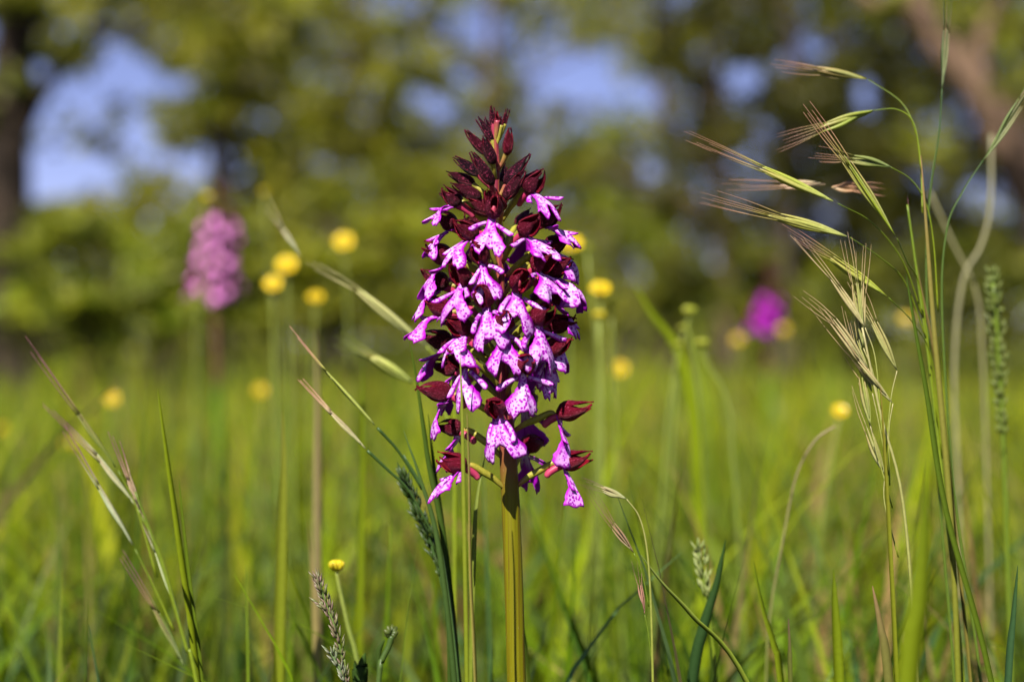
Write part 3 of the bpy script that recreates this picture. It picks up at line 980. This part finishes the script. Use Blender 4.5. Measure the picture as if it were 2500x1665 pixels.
def far_orchid(label, px_top, py_top, px_bot, py_bot, dist, width_px, seed, kind, frac=.78):
    dy = dist - D
    t, b = P(px_top, py_top, dy), P(px_bot, py_bot, dy)
    base = Vector((b.x + .004, dy, 0))
    root = empty('orchid', base)
    tag(root, label, 'orchid', 'orchids blurred in the meadow behind')
    r = random.Random(seed)
    pts = smooth_path([t, t.lerp(b, .5), b, Vector((base.x, dy, b.z * .5)), Vector((base.x, dy, -.01))], 5)
    axis = stem_axis(pts)
    mb = MB()
    mb.tube(pts, [float(np.interp(p.z, [0, b.z, t.z], [.0042, .0034, .001])) for p in pts], 10, (.5, 1.5, .6))
    mb.build('stem', M['stem'], root, base)
    Hh = t.z - b.z
    n = int(Hh / .0030)
    hw = width_px / F * dist * .5
    for k in range(n):
        q = k / n
        z = b.z + Hh * frac * q
        phi = k * 137.5
        a = axis(z)
        reach = max(.008, hw * r.uniform(.4, .8) * (1 - .35 * q))
        neck = a + Vector((math.sin(R(phi)), -math.cos(R(phi)), 0)) * reach
        add_flower(root, base, axis, neck, phi, 45, 20, r.uniform(-25, 25), .85, 0, seed + k, .4, lip_me=LOW_LIPS[kind][k % 4], hood_me=LOW_HOODS[min(3, int(4 * (1 - q)))], spur=False, drop=.7)
    for k in range(9 if frac > .7 else 18):
        q = (frac - .02) + (1 - frac) * k / (9 if frac > .7 else 18)
        z = b.z + Hh * q
        phi = k * 137.5 + 40
        a = axis(z)
        d = Vector((math.sin(R(phi)) * .6, -math.cos(R(phi)) * .6, .9)).normalized()
        bb = a + Vector((d.x, d.y, 0)) * .004
        add_bud(root, base, axis, bb, bb + d * .010, seed + 100 + k, .1, .22)
    return root
far_orchid('blurred pink orchid spike with dark tip behind the left buttercups', 537, 445, 525, 712, 2.05, 135, 2000, 'pink')
far_orchid('small blurred deep purple orchid in front of the slim dark tree', 1882, 640, 1872, 795, 2.7, 100, 2600, 'purple', .55)

# ------------------------------------------------------------------ grasses with their own shape
def to_ground(pts, bend=0.35):
    """carry a stalk from its last point down to the soil"""
    a, b = pts[-2], pts[-1]
    t = (b - a).normalized()
    if b.z > .01:
        k = b.z
        mid = Vector((b.x + t.x * k * .35, b.y, b.z * .45)); end = Vector((b.x + t.x * k * bend, b.y, -.006))
        return pts + [mid, end]
    return pts

G_LIGHT = (.21, .27, .008); G_MID = (.12, .18, .010); G_DARK = (.045, .095, .018); STRAW = (.40, .36, .16); PINK = (.46, .24, .16); PURP = (.20, .07, .10); SILVER = (.36, .42, .22)

def stalk(root, origin, px, dy, r0, r1, c0, c1, name='stem', ground=True, dy2=None):
    pts = [P(x, y, dy if dy2 is None else dy + (dy2 - dy) * i / (len(px) - 1)) for i, (x, y) in enumerate(px)]
    if ground: pts = to_ground(pts)
    mb = MB()
    mb.tube(smooth_path(pts, 6), lambda t: r0 + (r1 - r0) * t, 6, c0, c1)
    return mb.build(name, M['straw'], root, origin)

def leafblade(root, origin, px, dy, wd, c0, c1, name='leaf_blade', ground=True, face=0.0, shape=1.5, wtip=.0):
    """px from the tip down"""
    pts = [P(x, y, dy) for x, y in px]
    if ground: pts = to_ground(pts)
    pts = smooth_path(pts, 7)
    mb = MB()
    side = Vector((math.cos(face), math.sin(face), 0))
    mb.ribbon(pts, lambda t: wd * (wtip + (1 - wtip) * min(1.0, (t * shape * 1.6)) ** .8) + .0001, side, c0, c1)
    return mb.build(name, M['blade'], root, origin)

def spikelet(root, origin, B, E, A, dy, seed, c=G_LIGHT, ca=PINK, width=.0008, n=5, spread=.0015, awn=.0002, name='spikelet'):
    """B base px, E end of the body px, A end of the awns px"""
    r = random.Random(seed)
    b, e, a = P(*B, dy), P(*E, dy), P(*A, dy)
    e = e.lerp(a, .18)
    ax = (e - b)
    u = ax.normalized()
    s = u.cross(Vector((0, 1, 0))).normalized()
    v = Vector((0, 1, 0))
    mb, aw = MB(), MB()
    for i in range(n):
        q = (i - (n - 1) / 2) / max(1, (n - 1) / 2)
        st = b + ax * (.10 * (i % 3) + r.uniform(0, .06))
        off = s * q * spread * r.uniform(.7, 1.2) + v * r.uniform(-.0016, .0016)
        en = e + off - ax * r.uniform(0, .22)
        md = st.lerp(en, .5) + off * .45
        pth = smooth_path([st, md, en], 5)
        cc = lerp3(c, SILVER, r.uniform(0, .45)); ct = lerp3(c, PINK, r.uniform(.0, .5))
        mb.tube(pth, lambda t: width * (math.sin(math.pi * min(1, .08 + t * .92)) ** .8) + .00008, 5, cc, ct, flat=.6)
        tip = a + off * r.uniform(1.0, 2.6) - (a - e) * r.uniform(0, .4)
        aw.tube(smooth_path([en - u * .001, en.lerp(tip, .5) + off * .25, tip], 4), lambda t: awn * (1.3 - 1.05 * t ** .7), 3, lambda t: lerp3(ct, ca, min(1, t * 1.6)))
    so = mb.build(name, M['straw'], root, origin)
    ao = aw.build('awns', M['straw'], so, origin)
    ao.matrix_parent_inverse = Matrix.Identity(4)
    return so

def panicle(root, origin, px, dy, seed, c, ct, length, wid, n, name='seed_head'):
    """dense grass head: many small glumes set along the px line"""
    r = random.Random(seed)
    pts = smooth_path([P(x, y, dy) for x, y in px], 10)
    mb = MB()
    L = len(pts)
    for i in range(n):
        q = (i + r.random()) / n
        k = min(L - 2, int(q * (L - 1)))
        p = pts[k]; t = (pts[k] - pts[k + 1]).normalized()
        an = r.random() * 6.283
        o = Vector((math.cos(an), math.sin(an), 0))
        env = wid * (math.sin(math.pi * (.12 + .8 * q)) ** .7)
        a = p + o * env * r.uniform(.1, .75)
        b = a + (t * 1.2 + o * .55 + Vector((r.uniform(-.2, .2), 0, r.uniform(-.1, .2)))).normalized() * length * r.uniform(.7, 1.3)
        cc = lerp3(c, ct, r.random())
        mb.tube([a, a.lerp(b, .4), b], [length * .10, length * .19, length * .02], 5, cc, lerp3(cc, ct, .5), flat=.7)
    mb.tube(pts, [.0005] * L, 5, c)
    return mb.build(name, M['straw'], root, origin)

def grass(name, px, py, dy, label, cat='wild grass', group=None):
    b = P(px, py, dy); b.z = 0
    o = empty(name, b)
    tag(o, label, cat, group)
    return o, b

def make_grasses():
    # ---- drooping brome on the right, near the plane of the orchid
    root, og = grass('brome', 2350, 1665, .03, 'tall brome grass with many drooping long awned spikelets')
    dy = .03
    stalk(root, og, [(2215, 500), (2235, 640), (2270, 900), (2310, 1250), (2352, 1665)], dy, .0005, .0009, G_MID, G_LIGHT)
    SP = [((2120, 195), (2005, 172), (1875, 152), .045, (.22, .22, .03)), ((2133, 270), (2010, 312), (1885, 356), .03, G_LIGHT),
          ((2045, 497), (1880, 418), (1665, 330), .0, (.34, .38, .03)), ((2075, 580), (1900, 532), (1695, 476), .0, (.32, .34, .04)),
          ((2018, 450), (1930, 452), (1745, 450), .05, (.45, .30, .18)), ((2030, 457), (2080, 455), (2170, 465), .05, (.45, .24, .12)),
          ((2190, 582), (2070, 395), (1955, 245), .0, G_LIGHT), ((2174, 408), (2085, 388), (1965, 382), .02, G_MID),
          ((2170, 727), (2040, 630), (1905, 548), .0, (.32, .38, .03))]
    for i, (B, E, A, d, c) in enumerate(SP):
        spikelet(root, og, B, E, A, d, 50 + i, c, width=.00075, n=6)
    BR = [([(2120, 195), (2200, 250), (2235, 320), (2248, 400), (2252, 520)], .045), ([(2133, 270), (2190, 268), (2232, 305), (2250, 420)], .03),
          ([(2045, 497), (2130, 545), (2205, 640), (2255, 780)], 0), ([(2075, 580), (2150, 630), (2210, 690), (2262, 830)], 0),
          ([(2190, 582), (2215, 640), (2250, 720), (2290, 1050)], 0), ([(2174, 408), (2225, 440), (2262, 500), (2280, 600), (2290, 760)], .02),
          ([(2170, 727), (2230, 790), (2275, 880), (2300, 1120)], 0)]
    for px, d in BR:
        stalk(root, og, px, d, .00018, .00035, G_MID, G_LIGHT, 'branch', False, dy)
    # ---- pale straws of a closed brome in front of it
    root, og = grass('brome', 2240, 1665, -.01, 'upright straw coloured brome with narrow closed spikelets')
    stalk(root, og, [(2105, 800), (2150, 1010), (2205, 1230), (2240, 1665)], -.01, .0004, .0008, STRAW, G_LIGHT)
    SP = [((2112, 800), (2050, 700), (1930, 560)), ((2108, 850), (2090, 700), (2060, 540)), ((2100, 860), (2105, 700), (2112, 590)), ((2120, 900), (2040, 780), (1940, 710)),
          ((2130, 960), (2085, 850), (2060, 740)), ((2190, 905), (2125, 770), (2075, 680)), ((2180, 985), (2090, 880), (1985, 730)), ((2125, 1040), (2110, 920), (2080, 860)), ((2160, 1160), (2125, 1060), (2085, 930))]
    for i, (B, E, A) in enumerate(SP):
        spikelet(root, og, B, E, A, -.01 + .004 * (i % 3), 80 + i, lerp3(STRAW, G_LIGHT, (i * 37 % 10) / 12), lerp3(PINK, STRAW, .5), width=.0009, n=4, spread=.0012)
        stalk(root, og, [B, ((B[0] + 2150) / 2 + 5, B[1] + 70), (2150 + (B[1] - 800) * .12, B[1] + 200)], -.01, .0002, .0003, STRAW, G_LIGHT, 'branch', False)
    # ---- dark spikelets at the right border
    root, og = grass('brome', 2300, 1665, .05, 'brome stalk with a dark upright spikelet against the leaning trunk')
    stalk(root, og, [(2300, 215), (2292, 330), (2270, 480), (2262, 700), (2285, 1100), (2330, 1665)], .05, .00025, .0008, G_DARK, G_MID)
    spikelet(root, og, (2300, 218), (2312, 80), (2322, -90), .05, 120, G_DARK, G_DARK, n=6, spread=.0016)
    root, og = grass('brome', 2400, 1665, .04, 'brome stalk with a dark slanting spikelet at its bent tip')
    stalk(root, og, [(2400, 392), (2350, 470), (2312, 560), (2300, 760), (2330, 1200), (2395, 1665)], .04, .00025, .0008, G_DARK, G_MID)
    spikelet(root, og, (2400, 392), (2500, 240), (2590, 90), .04, 121, (.09, .14, .02), G_DARK, n=6, spread=.0016)
    # ---- slim upright leaf blades and stalks by the brome
    for i, (px, d, w_, c0, c1, lab) in enumerate([
        ([(2248, 380), (2262, 560), (2280, 800), (2320, 1250), (2340, 1665)], .02, .0010, PINK, G_LIGHT, 'slender green blade with reddish tip rising through the drooping brome'),
        ([(2215, 480), (2240, 660), (2275, 830), (2300, 1000), (2370, 1665)], .03, .0006, PURP, (.24, .22, .03), 'slender rust streaked blade beside the drooping brome'),
        ([(2212, 670), (2230, 780), (2262, 960), (2310, 1250), (2420, 1665)], .00, .0010, G_DARK, G_MID, 'dark green narrow blade leaning among the brome stalks'),
        ([(2150, 945), (2160, 1100), (2172, 1300), (2190, 1665)], -.02, .0008, (.3, .2, .05), G_LIGHT, 'straight yellow green straw left of the brome stalks'),
        ([(2130, 1430), (2150, 1530), (2170, 1665)], -.03, .0016, PINK, G_MID, 'short green blade with red tip below the brome'),
        ([(2485, 1380), (2475, 1500), (2462, 1665)], -.02, .0013, G_DARK, (.05, .12, .05), 'dark bluish blade at the far right of the meadow edge'),
        ([(1565, 1355), (1620, 1425), (1690, 1500), (1830, 1675)], .00, .0010, (.30, .36, .14), G_LIGHT, 'pale slanting leaf blade right of the orchid stem'),
        ([(1772, 1315), (1750, 1420), (1715, 1540), (1690, 1665)], .05, .0022, G_DARK, (.03, .075, .02), 'broad dark green blade slanting behind the pale leaf'),
        ([(1840, 1370), (1860, 1480), (1890, 1580), (1905, 1665)], .04, .0014, G_MID, G_LIGHT, 'fresh green blade between the dark blade and the arched stalk'),
        ([(2035, 1390), (2040, 1480), (2050, 1665)], .03, .0020, G_MID, G_LIGHT, 'bright upright blade below the arched stalk'),
        ([(1925, 1510), (1928, 1580), (1930, 1665)], .02, .0008, PURP, G_MID, 'thin purple tipped blade below the arched stalk'),
        ([(1000, 830), (1022, 960), (1045, 1120), (1085, 1330), (1118, 1665)], .03, .0011, G_MID, G_DARK, 'dark green blade curving up close beside the orchid flowers'),
        ([(1045, 1010), (1060, 1150), (1085, 1350), (1100, 1665)], .035, .0013, G_MID, G_DARK, 'dark green blade standing behind the lowest orchid flower'),
        ([(985, 1050), (1030, 1180), (1070, 1330), (1110, 1665)], .02, .0010, (.14, .22, .06), G_DARK, 'greyish green blade leaning towards the orchid stem'),
        ([(1123, 860), (1128, 1000), (1132, 1200), (1140, 1665)], -.035, .0007, (.36, .38, .08), G_LIGHT, 'yellow green straw crossing in front of the lower orchid flowers'),
        ([(1140, 1010), (1145, 1150), (1148, 1400), (1160, 1665)], -.05, .0006, (.42, .34, .12), (.34, .30, .06), 'tan straw close by the straw crossing the orchid'),
        ([(1185, 1110), (1165, 1220), (1158, 1350), (1148, 1665)], .015, .0011, (.35, .40, .14), G_LIGHT, 'pale straw slanting just left of the orchid stem'),
        ([(385, 950), (405, 1100), (440, 1350), (482, 1665)], -.05, .0011, G_LIGHT, G_LIGHT, 'upright yellow green blade beside the leaning brome'),
        ([(437, 1170), (450, 1300), (470, 1480), (492, 1665)], -.04, .0010, G_MID, G_MID, 'shorter green blade beside the upright yellow green blade'),
        ([(885, 880), (886, 1050), (884, 1300), (876, 1665)], .22, .0022, G_MID, G_LIGHT, 'soft wide green blade behind the drooping spikelets'),
        ([(690, 1000), (694, 1150), (690, 1350), (682, 1665)], .12, .0030, (.25, .22, .05), G_LIGHT, 'wide yellow green blade in the open meadow left of the seed head'),
        ([(1545, 690), (1590, 765), (1650, 850), (1690, 990), (1705, 1200)], .40, .0034, G_LIGHT, (.26, .34, .01), 'soft bright blade slanting beside the group of green buds'),
        ([(770, 800), (775, 1000), (775, 1290)], .30, .0022, (.36, .28, .13), (.38, .30, .14), 'dry tan flat straw standing among green grass'),
    ]):
        root, og = grass('tall_grass', px[-1][0], px[-1][1], d, lab, group='single blades of tall grass')  # plain blades of tall grass, species unknown
        leafblade(root, og, px, d, w_, c0, c1, ground=True, face=rnd.uniform(-.6, .6))
    # wide out-of-focus blade close to the lens
    root, og = grass('tall_grass', 2250, 1665, -.22, 'broad soft green blade close in front of the brome stalks', group='single blades of tall grass')
    leafblade(root, og, [(2262, 1130), (2255, 1300), (2240, 1480), (2215, 1665)], -.20, .0030, G_MID, G_LIGHT)
    # ---- arched thin stalk
    root, og = grass('dry_straw', 1900, 1665, .12, 'thin arched stalk bending over towards a yellow buttercup')
    stalk(root, og, [(2040, 1040), (1990, 1075), (1945, 1160), (1915, 1300), (1880, 1500), (1870, 1665)], .12, .0004, .0007, (.3, .22, .12), G_MID)
    # ---- little awned spikelets right under the orchid
    root, og = grass('brome', 1595, 1665, .0, 'slender brome with two brownish spikelets touching the lowest orchid flower')
    stalk(root, og, [(1530, 1218), (1560, 1260), (1578, 1330), (1588, 1450), (1594, 1665)], .0, .00022, .0007, (.3, .28, .1), G_LIGHT)
    spikelet(root, og, (1530, 1218), (1470, 1190), (1410, 1170), .0, 130, (.28, .28, .12), PURP, width=.0005, n=5, spread=.0010, awn=.00012)
    spikelet(root, og, (1548, 1350), (1500, 1290), (1435, 1190), .0, 131, (.30, .18, .10), PURP, width=.0005, n=5, spread=.0010, awn=.00012)
    spikelet(root, og, (1574, 1500), (1562, 1420), (1552, 1355), .0, 132, (.36, .16, .12), PURP, width=.0006, n=3, spread=.0007, awn=.0001)
    stalk(root, og, [(1548, 1350), (1568, 1400), (1584, 1480)], .0, .0002, .0003, G_MID, G_MID, 'branch', False)
    stalk(root, og, [(1574, 1500), (1582, 1540), (1592, 1620)], .0, .0002, .0003, G_MID, G_MID, 'branch', False)
    # ---- green seed head on the right
    root, og = grass('grass_head', 1740, 1665, .07, 'short green grass with a knobbly pale seed head')  # this and the later seed heads are plain meadow grass, species unknown
    stalk(root, og, [(1708, 1350), (1722, 1450), (1738, 1560), (1748, 1665)], .07, .0005, .0009, G_MID, G_LIGHT)
    panicle(root, og, [(1704, 1340), (1716, 1400), (1726, 1465)], .07, 5, (.20, .27, .06), (.30, .34, .12), .0045, .0034, 46)
    # ---- plantain like spike, right
    root, og = grass('plantain', 2440, 1665, .16, 'fuzzy dark green plantain like spike behind the right hand stalks', 'plantain')
    stalk(root, og, [(2425, 690), (2440, 900), (2450, 1100), (2470, 1665)], .16, .0012, .0014, G_MID, G_MID)
    panicle(root, og, [(2422, 670), (2436, 860), (2448, 1080)], .16, 6, (.10, .15, .02), (.17, .20, .05), .0042, .0046, 230)
    # ---- dry blurred stalk, right
    root, og = grass('dry_straw', 2350, 1665, .35, 'pale dry stalk with a kink in front of the leaning trunk')
    stalk(root, og, [(2420, 330), (2418, 500), (2395, 600), (2350, 690), (2330, 900), (2340, 1200), (2350, 1665)], .35, .0010, .0011, (.34, .32, .18), (.28, .26, .12))
    root, og = grass('dry_straw', 2400, 1200, .35, 'pale dry stalk crossing the kinked one')
    stalk(root, og, [(2270, 470), (2330, 600), (2385, 720), (2400, 900), (2410, 1200)], .36, .0007, .0009, (.34, .32, .16), (.28, .26, .12))
    # ---- leaning brome on the left, nearer than the orchid
    root, og = grass('brome', 470, 1665, -.07, 'leaning brome with long silvery awned spikelets in the left meadow')
    d = -.07
    stalk(root, og, [(330, 1200), (372, 1310), (415, 1440), (455, 1580), (480, 1665)], d, .0004, .0009, G_MID, G_LIGHT)
    for i, (B, E, A, c) in enumerate([((288, 1148), (205, 1025), (52, 808), G_MID), ((335, 1240), (255, 1125), (95, 975), (.40, .42, .22)), ((445, 1530), (380, 1330), (300, 1160), (.42, .48, .26)),
                                      ((330, 1340), (250, 1200), (150, 1030), (.40, .46, .28)), ((452, 1630), (390, 1500), (270, 1310), G_MID), ((345, 1260), (320, 1180), (270, 1050), (.40, .30, .18))]):
        spikelet(root, og, B, E, A, d + .006 * (i % 3), 140 + i, c, PURP, width=.0008, n=3, spread=.0004, awn=.0003)
        if i not in (2, 4):
            stalk(root, og, [B, (B[0] + 45, B[1] + 90), (B[0] + 95, B[1] + 260 if B[1] < 1300 else B[1] + 200)], d, .00025, .0004, G_MID, G_LIGHT, 'branch', False)
    # ---- two bright spikelets left of the orchid, dark head below
    root, og = grass('brome', 1120, 1665, .025, 'nodding brome with two bright slanting spikelets pointing away from the orchid')
    stalk(root, og, [(985, 1110), (1035, 1200), (1075, 1330), (1100, 1480), (1118, 1665)], .03, .0004, .0011, G_DARK, G_DARK)
    spikelet(root, og, (922, 1045), (800, 915), (700, 790), .02, 150, (.34, .40, .06), PINK, width=.0010, n=3, spread=.0003, awn=.0004)
    spikelet(root, og, (897, 1100), (800, 1000), (718, 912), .02, 151, (.42, .40, .20), PINK, width=.0010, n=3, spread=.0003, awn=.0004)
    stalk(root, og, [(922, 1045), (975, 1105), (1030, 1195)], .02, .0006, .0004, G_DARK, G_DARK, 'branch', False, .03)
    stalk(root, og, [(897, 1100), (950, 1150), (1000, 1200), (1060, 1310)], .02, .0006, .0004, G_DARK, G_DARK, 'branch', False, .03)
    root, og = grass('grass_head', 1110, 1665, .045, 'dark green drooping seed head leaning against the blades beside the orchid')
    stalk(root, og, [(985, 1170), (1030, 1270), (1065, 1370), (1095, 1500), (1122, 1665)], .045, .0006, .0012, G_DARK, G_DARK)
    panicle(root, og, [(982, 1160), (1015, 1240), (1055, 1330), (1088, 1425)], .045, 8, (.02, .05, .006), (.04, .07, .012), .0050, .0026, 120)
    # ---- oat like spikelets behind, left
    root, og = grass('brome', 1060, 1300, .12, 'blurred pale brome reaching out between buttercups and orchid')
    stalk(root, og, [(1040, 845), (1085, 900), (1110, 1000), (1110, 1300)], .12, .0005, .0011, G_LIGHT, G_LIGHT)
    spikelet(root, og, (1040, 845), (880, 705), (735, 630), .13, 160, (.48, .50, .16), STRAW, width=.0017, n=5, spread=.0012, awn=.0004)
    spikelet(root, og, (1010, 935), (900, 865), (800, 815), .13, 161, (.38, .46, .06), G_LIGHT, width=.0016, n=5, spread=.0016, awn=.0003)
    spikelet(root, og, (735, 630), (690, 560), (640, 480), .14, 162, (.35, .36, .2), STRAW, width=.0008, n=3, spread=.001, awn=.0003)
    stalk(root, og, [(1010, 935), (1070, 970), (1105, 1060)], .13, .0004, .0005, G_LIGHT, G_LIGHT, 'branch', False, .12)
    # ---- purple tipped panicle at the bottom
    root, og = grass('grass_head', 860, 1665, -.005, 'sharp open green seed head with purplish tips low in the meadow')
    stalk(root, og, [(775, 1415), (805, 1500), (835, 1600), (850, 1680)], -.005, .0003, .0006, (.18, .2, .08), G_MID)
    panicle(root, og, [(774, 1412), (792, 1460), (822, 1545), (850, 1680)], -.005, 9, (.11, .18, .03), (.20, .13, .10), .0036, .0022, 110)
    panicle(root, og, [(778, 1472), (806, 1500), (820, 1540)], -.006, 10, (.13, .19, .04), (.22, .13, .11), .0032, .0012, 24)
    panicle(root, og, [(806, 1590), (828, 1630), (845, 1670)], -.006, 11, (.13, .2, .07), (.22, .22, .16), .0036, .0018, 30)
    # curled dark sprout and leaf beside it
    root, og = grass('sprout', 925, 1665, .02, 'small dark sprout with a curled round tip beside the sharp seed head', 'sprout')
    stalk(root, og, [(957, 1552), (948, 1580), (932, 1615), (924, 1670)], .02, .0014, .0010, (.05, .09, .015), (.07, .12, .02))
    mb = MB()
    c = P(955, 1545, .02)
    for k in range(9):
        a = k * .7
        o = Vector((math.cos(a) * .0018, math.sin(a * 1.7) * .0012, math.sin(a) * .0018))
        mb.tube([c + o * .2, c + o, c + o * 1.5 + Vector((0, 0, .0006))], [.0012, .0012, .0004], 6, (.05, .08, .015), (.09, .11, .02))
    mb.build('curled_tip', M['straw'], root, og)
    leafblade(root, og, [(940, 1560), (925, 1590), (926, 1640)], .022, .0010, (.05, .09, .015), (.05, .09, .015), 'leaf', False)
    root, og = grass('seedling', 880, 1665, .03, 'pair of dark narrow leaves behind the sharp seed head', 'seedling')
    leafblade(root, og, [(892, 1592), (884, 1625), (880, 1690)], .03, .0026, (.06, .12, .02), (.05, .1, .02))
    leafblade(root, og, [(866, 1612), (872, 1640), (878, 1690)], .032, .0022, (.06, .12, .02), (.05, .1, .02))
make_grasses()

# ------------------------------------------------------------------ buttercups
def petal_mesh(scale, cup, colr):
    mb = MB()
    n, m = 7, 5
    t = np.linspace(0, 1, n)[:, None].repeat(m, 1); v = np.linspace(-1, 1, m)[None, :].repeat(n, 0)
    wd = .5 * np.sin(np.pi * np.clip(.10 + t * .78, 0, 1)) ** .8
    a = R(cup) * (1 - .5 * t) if cup < 60 else np.radians(35 + 105 * t)
    out = np.cumsum(np.cos(a), 0) / n; up = np.cumsum(np.sin(a), 0) / n + .25 * (v * wd) ** 2
    A = np.stack([v * wd, out, up], -1) * scale
    C = np.broadcast_to(np.array(colr), A.shape)
    mb.grid(A, C, scale * .02, (0, 0))
    return mb.mesh('petal', M['yellow'])

PET = {k: petal_mesh(*v) for k, v in dict(open=(.0105, 35, (.62, .48, .004)), bud=(.0062, 72, (.62, .52, .02)), green=(.0058, 76, (.30, .36, .03))).items()}

def buttercup(px, py, dy, kind, label, scale=1.0, path=None, tiltx=55, group='buttercups in the meadow'):
    c = P(px, py, dy)
    r = random.Random(int(px * 3 + py))
    foot = Vector((c.x + r.uniform(-.03, .03), c.y + r.uniform(-.02, .03), 0))
    root = empty('buttercup', foot)
    tag(root, label, 'buttercup', group)
    if path:
        pts = [c] + [P(x, y, dy) for x, y in path]
        pts = to_ground(pts)
    else:
        pts = [c, c.lerp(foot, .25) + Vector((r.uniform(-.006, .006), 0, 0)), c.lerp(foot, .6) + Vector((r.uniform(-.008, .008), 0, 0)), foot - Vector((0, 0, .005))]
    mb = MB()
    mb.tube(smooth_path(pts, 5), lambda t: .0008 + .0006 * t, 6, (.24, .28, .05), (.14, .20, .03))
    mb.build('stem', M['straw'], root, foot)
    ax = Matrix.Rotation(R(tiltx + r.uniform(-20, 15)), 4, 'X')
    if kind != 'open':
        ax = Matrix.Rotation(R(r.uniform(-12, 12)), 4, 'X')
    for k in range(5):
        o = link('petal', PET[kind], root)
        scale_ = scale * (.78 if kind == 'open' else 1)
        m = Matrix.Translation(c - foot) @ ax @ Matrix.Rotation(k * 2 * math.pi / 5 + .3, 4, 'Z') @ Matrix.Scale(scale_, 4)
        o.matrix_local = m
    cb = MB()
    for k in range(16):
        a = k * 2.4; q = math.sqrt(k / 16) * .0022 * scale
        p = ax.to_3x3() @ Vector((math.cos(a) * q, math.sin(a) * q, .0012)); e = ax.to_3x3() @ Vector((math.cos(a) * q * 1.6, math.sin(a) * q * 1.6, .0044 * scale))
        cb.tube([p + c, (p + e) * .5 + c, e + c], [.0004, .0004, .0006], 4, (.30, .30, .02) if kind == 'green' else (.5, .38, .02), (.34, .36, .03) if kind == 'green' else (.6, .45, .02))
    cb.build('centre', M['straw'], root, foot)
    return root

buttercup(840, 595, .75, 'open', 'yellow buttercup standing tallest between the pink orchid and the tall orchid', 1.05)
buttercup(700, 652, .62, 'open', 'bright yellow buttercup, upper of the close pair by the pink orchid', 1.0)
buttercup(667, 698, .58, 'open', 'bright yellow buttercup, lower of the close pair by the pink orchid', .85)
buttercup(771, 731, .70, 'open', 'small dull yellow buttercup just below the close pair', .8)
buttercup(645, 478, 1.0, 'bud', 'pale yellow bud on a thin stem above the close buttercup pair', 1.1)
buttercup(506, 492, .95, 'bud', 'pale yellow bud in front of the tip of the pink orchid', 1.3)
for px, py, d, lab in ((275, 975, .95, 'yellow buttercup low in the grass behind the leaning silvery brome'), (636, 956, 1.2, 'dim yellow buttercup directly below the close pair'),
                       (168, 1085, 1.3, 'faint yellow buttercup below the dark shaded shrub'), (4, 1050, 1.5, 'faint yellow buttercup below the forked tree'),
                       (1800, 832, 1.5, 'faint yellow buttercup beside the deep purple orchid'), (2210, 782, 1.2, 'dull orange yellow buttercup behind the straw coloured brome'),
                       (1912, 806, 1.7, 'faint yellow buttercup between deep purple orchid and straw coloured brome')):
    buttercup(px, py, d, 'open', lab, .8)
buttercup(1394, 602, .50, 'open', 'yellow buttercup half hidden behind the orchid flowers', 1.0)
buttercup(1465, 712, .42, 'open', 'yellow buttercup with green buds right of the orchid flowers', .85)
buttercup(1462, 780, .42, 'bud', 'yellow bud directly below the buttercup right of the orchid', .95)
buttercup(1492, 756, .43, 'green', 'greenish bud next to the buttercup right of the orchid', .9)
buttercup(1432, 612, .5, 'green', 'greenish bud next to the half hidden buttercup', .9)
buttercup(1514, 902, .95, 'open', 'dim yellow buttercup low in the grass right of the orchid', .85)
buttercup(2050, 1006, .45, 'open', 'small yellow buttercup above the arched stalk', .62)
buttercup(1682, 772, .40, 'green', 'pale green bud, topmost of the bud group in the grass', 1.2, [(1678, 800), (1690, 850), (1700, 920), (1715, 1100)])
buttercup(1714, 850, .38, 'green', 'pale green bud on a thick curved stalk', 1.1, [(1728, 890), (1760, 940), (1782, 1010), (1788, 1100), (1800, 1250)])
buttercup(1655, 852, .40, 'green', 'yellowish green bud, lowest of the bud group in the grass', .9, [(1652, 880), (1640, 960), (1625, 1100)])
buttercup(1668, 812, .42, 'green', 'small pale green bud between the other buds of its group', .9, [(1660, 860), (1648, 1000)])
buttercup(822, 1396, .06, 'bud', 'small round yellow green bud above the sharp seed head', .95, [(830, 1440), (850, 1530), (880, 1660)])
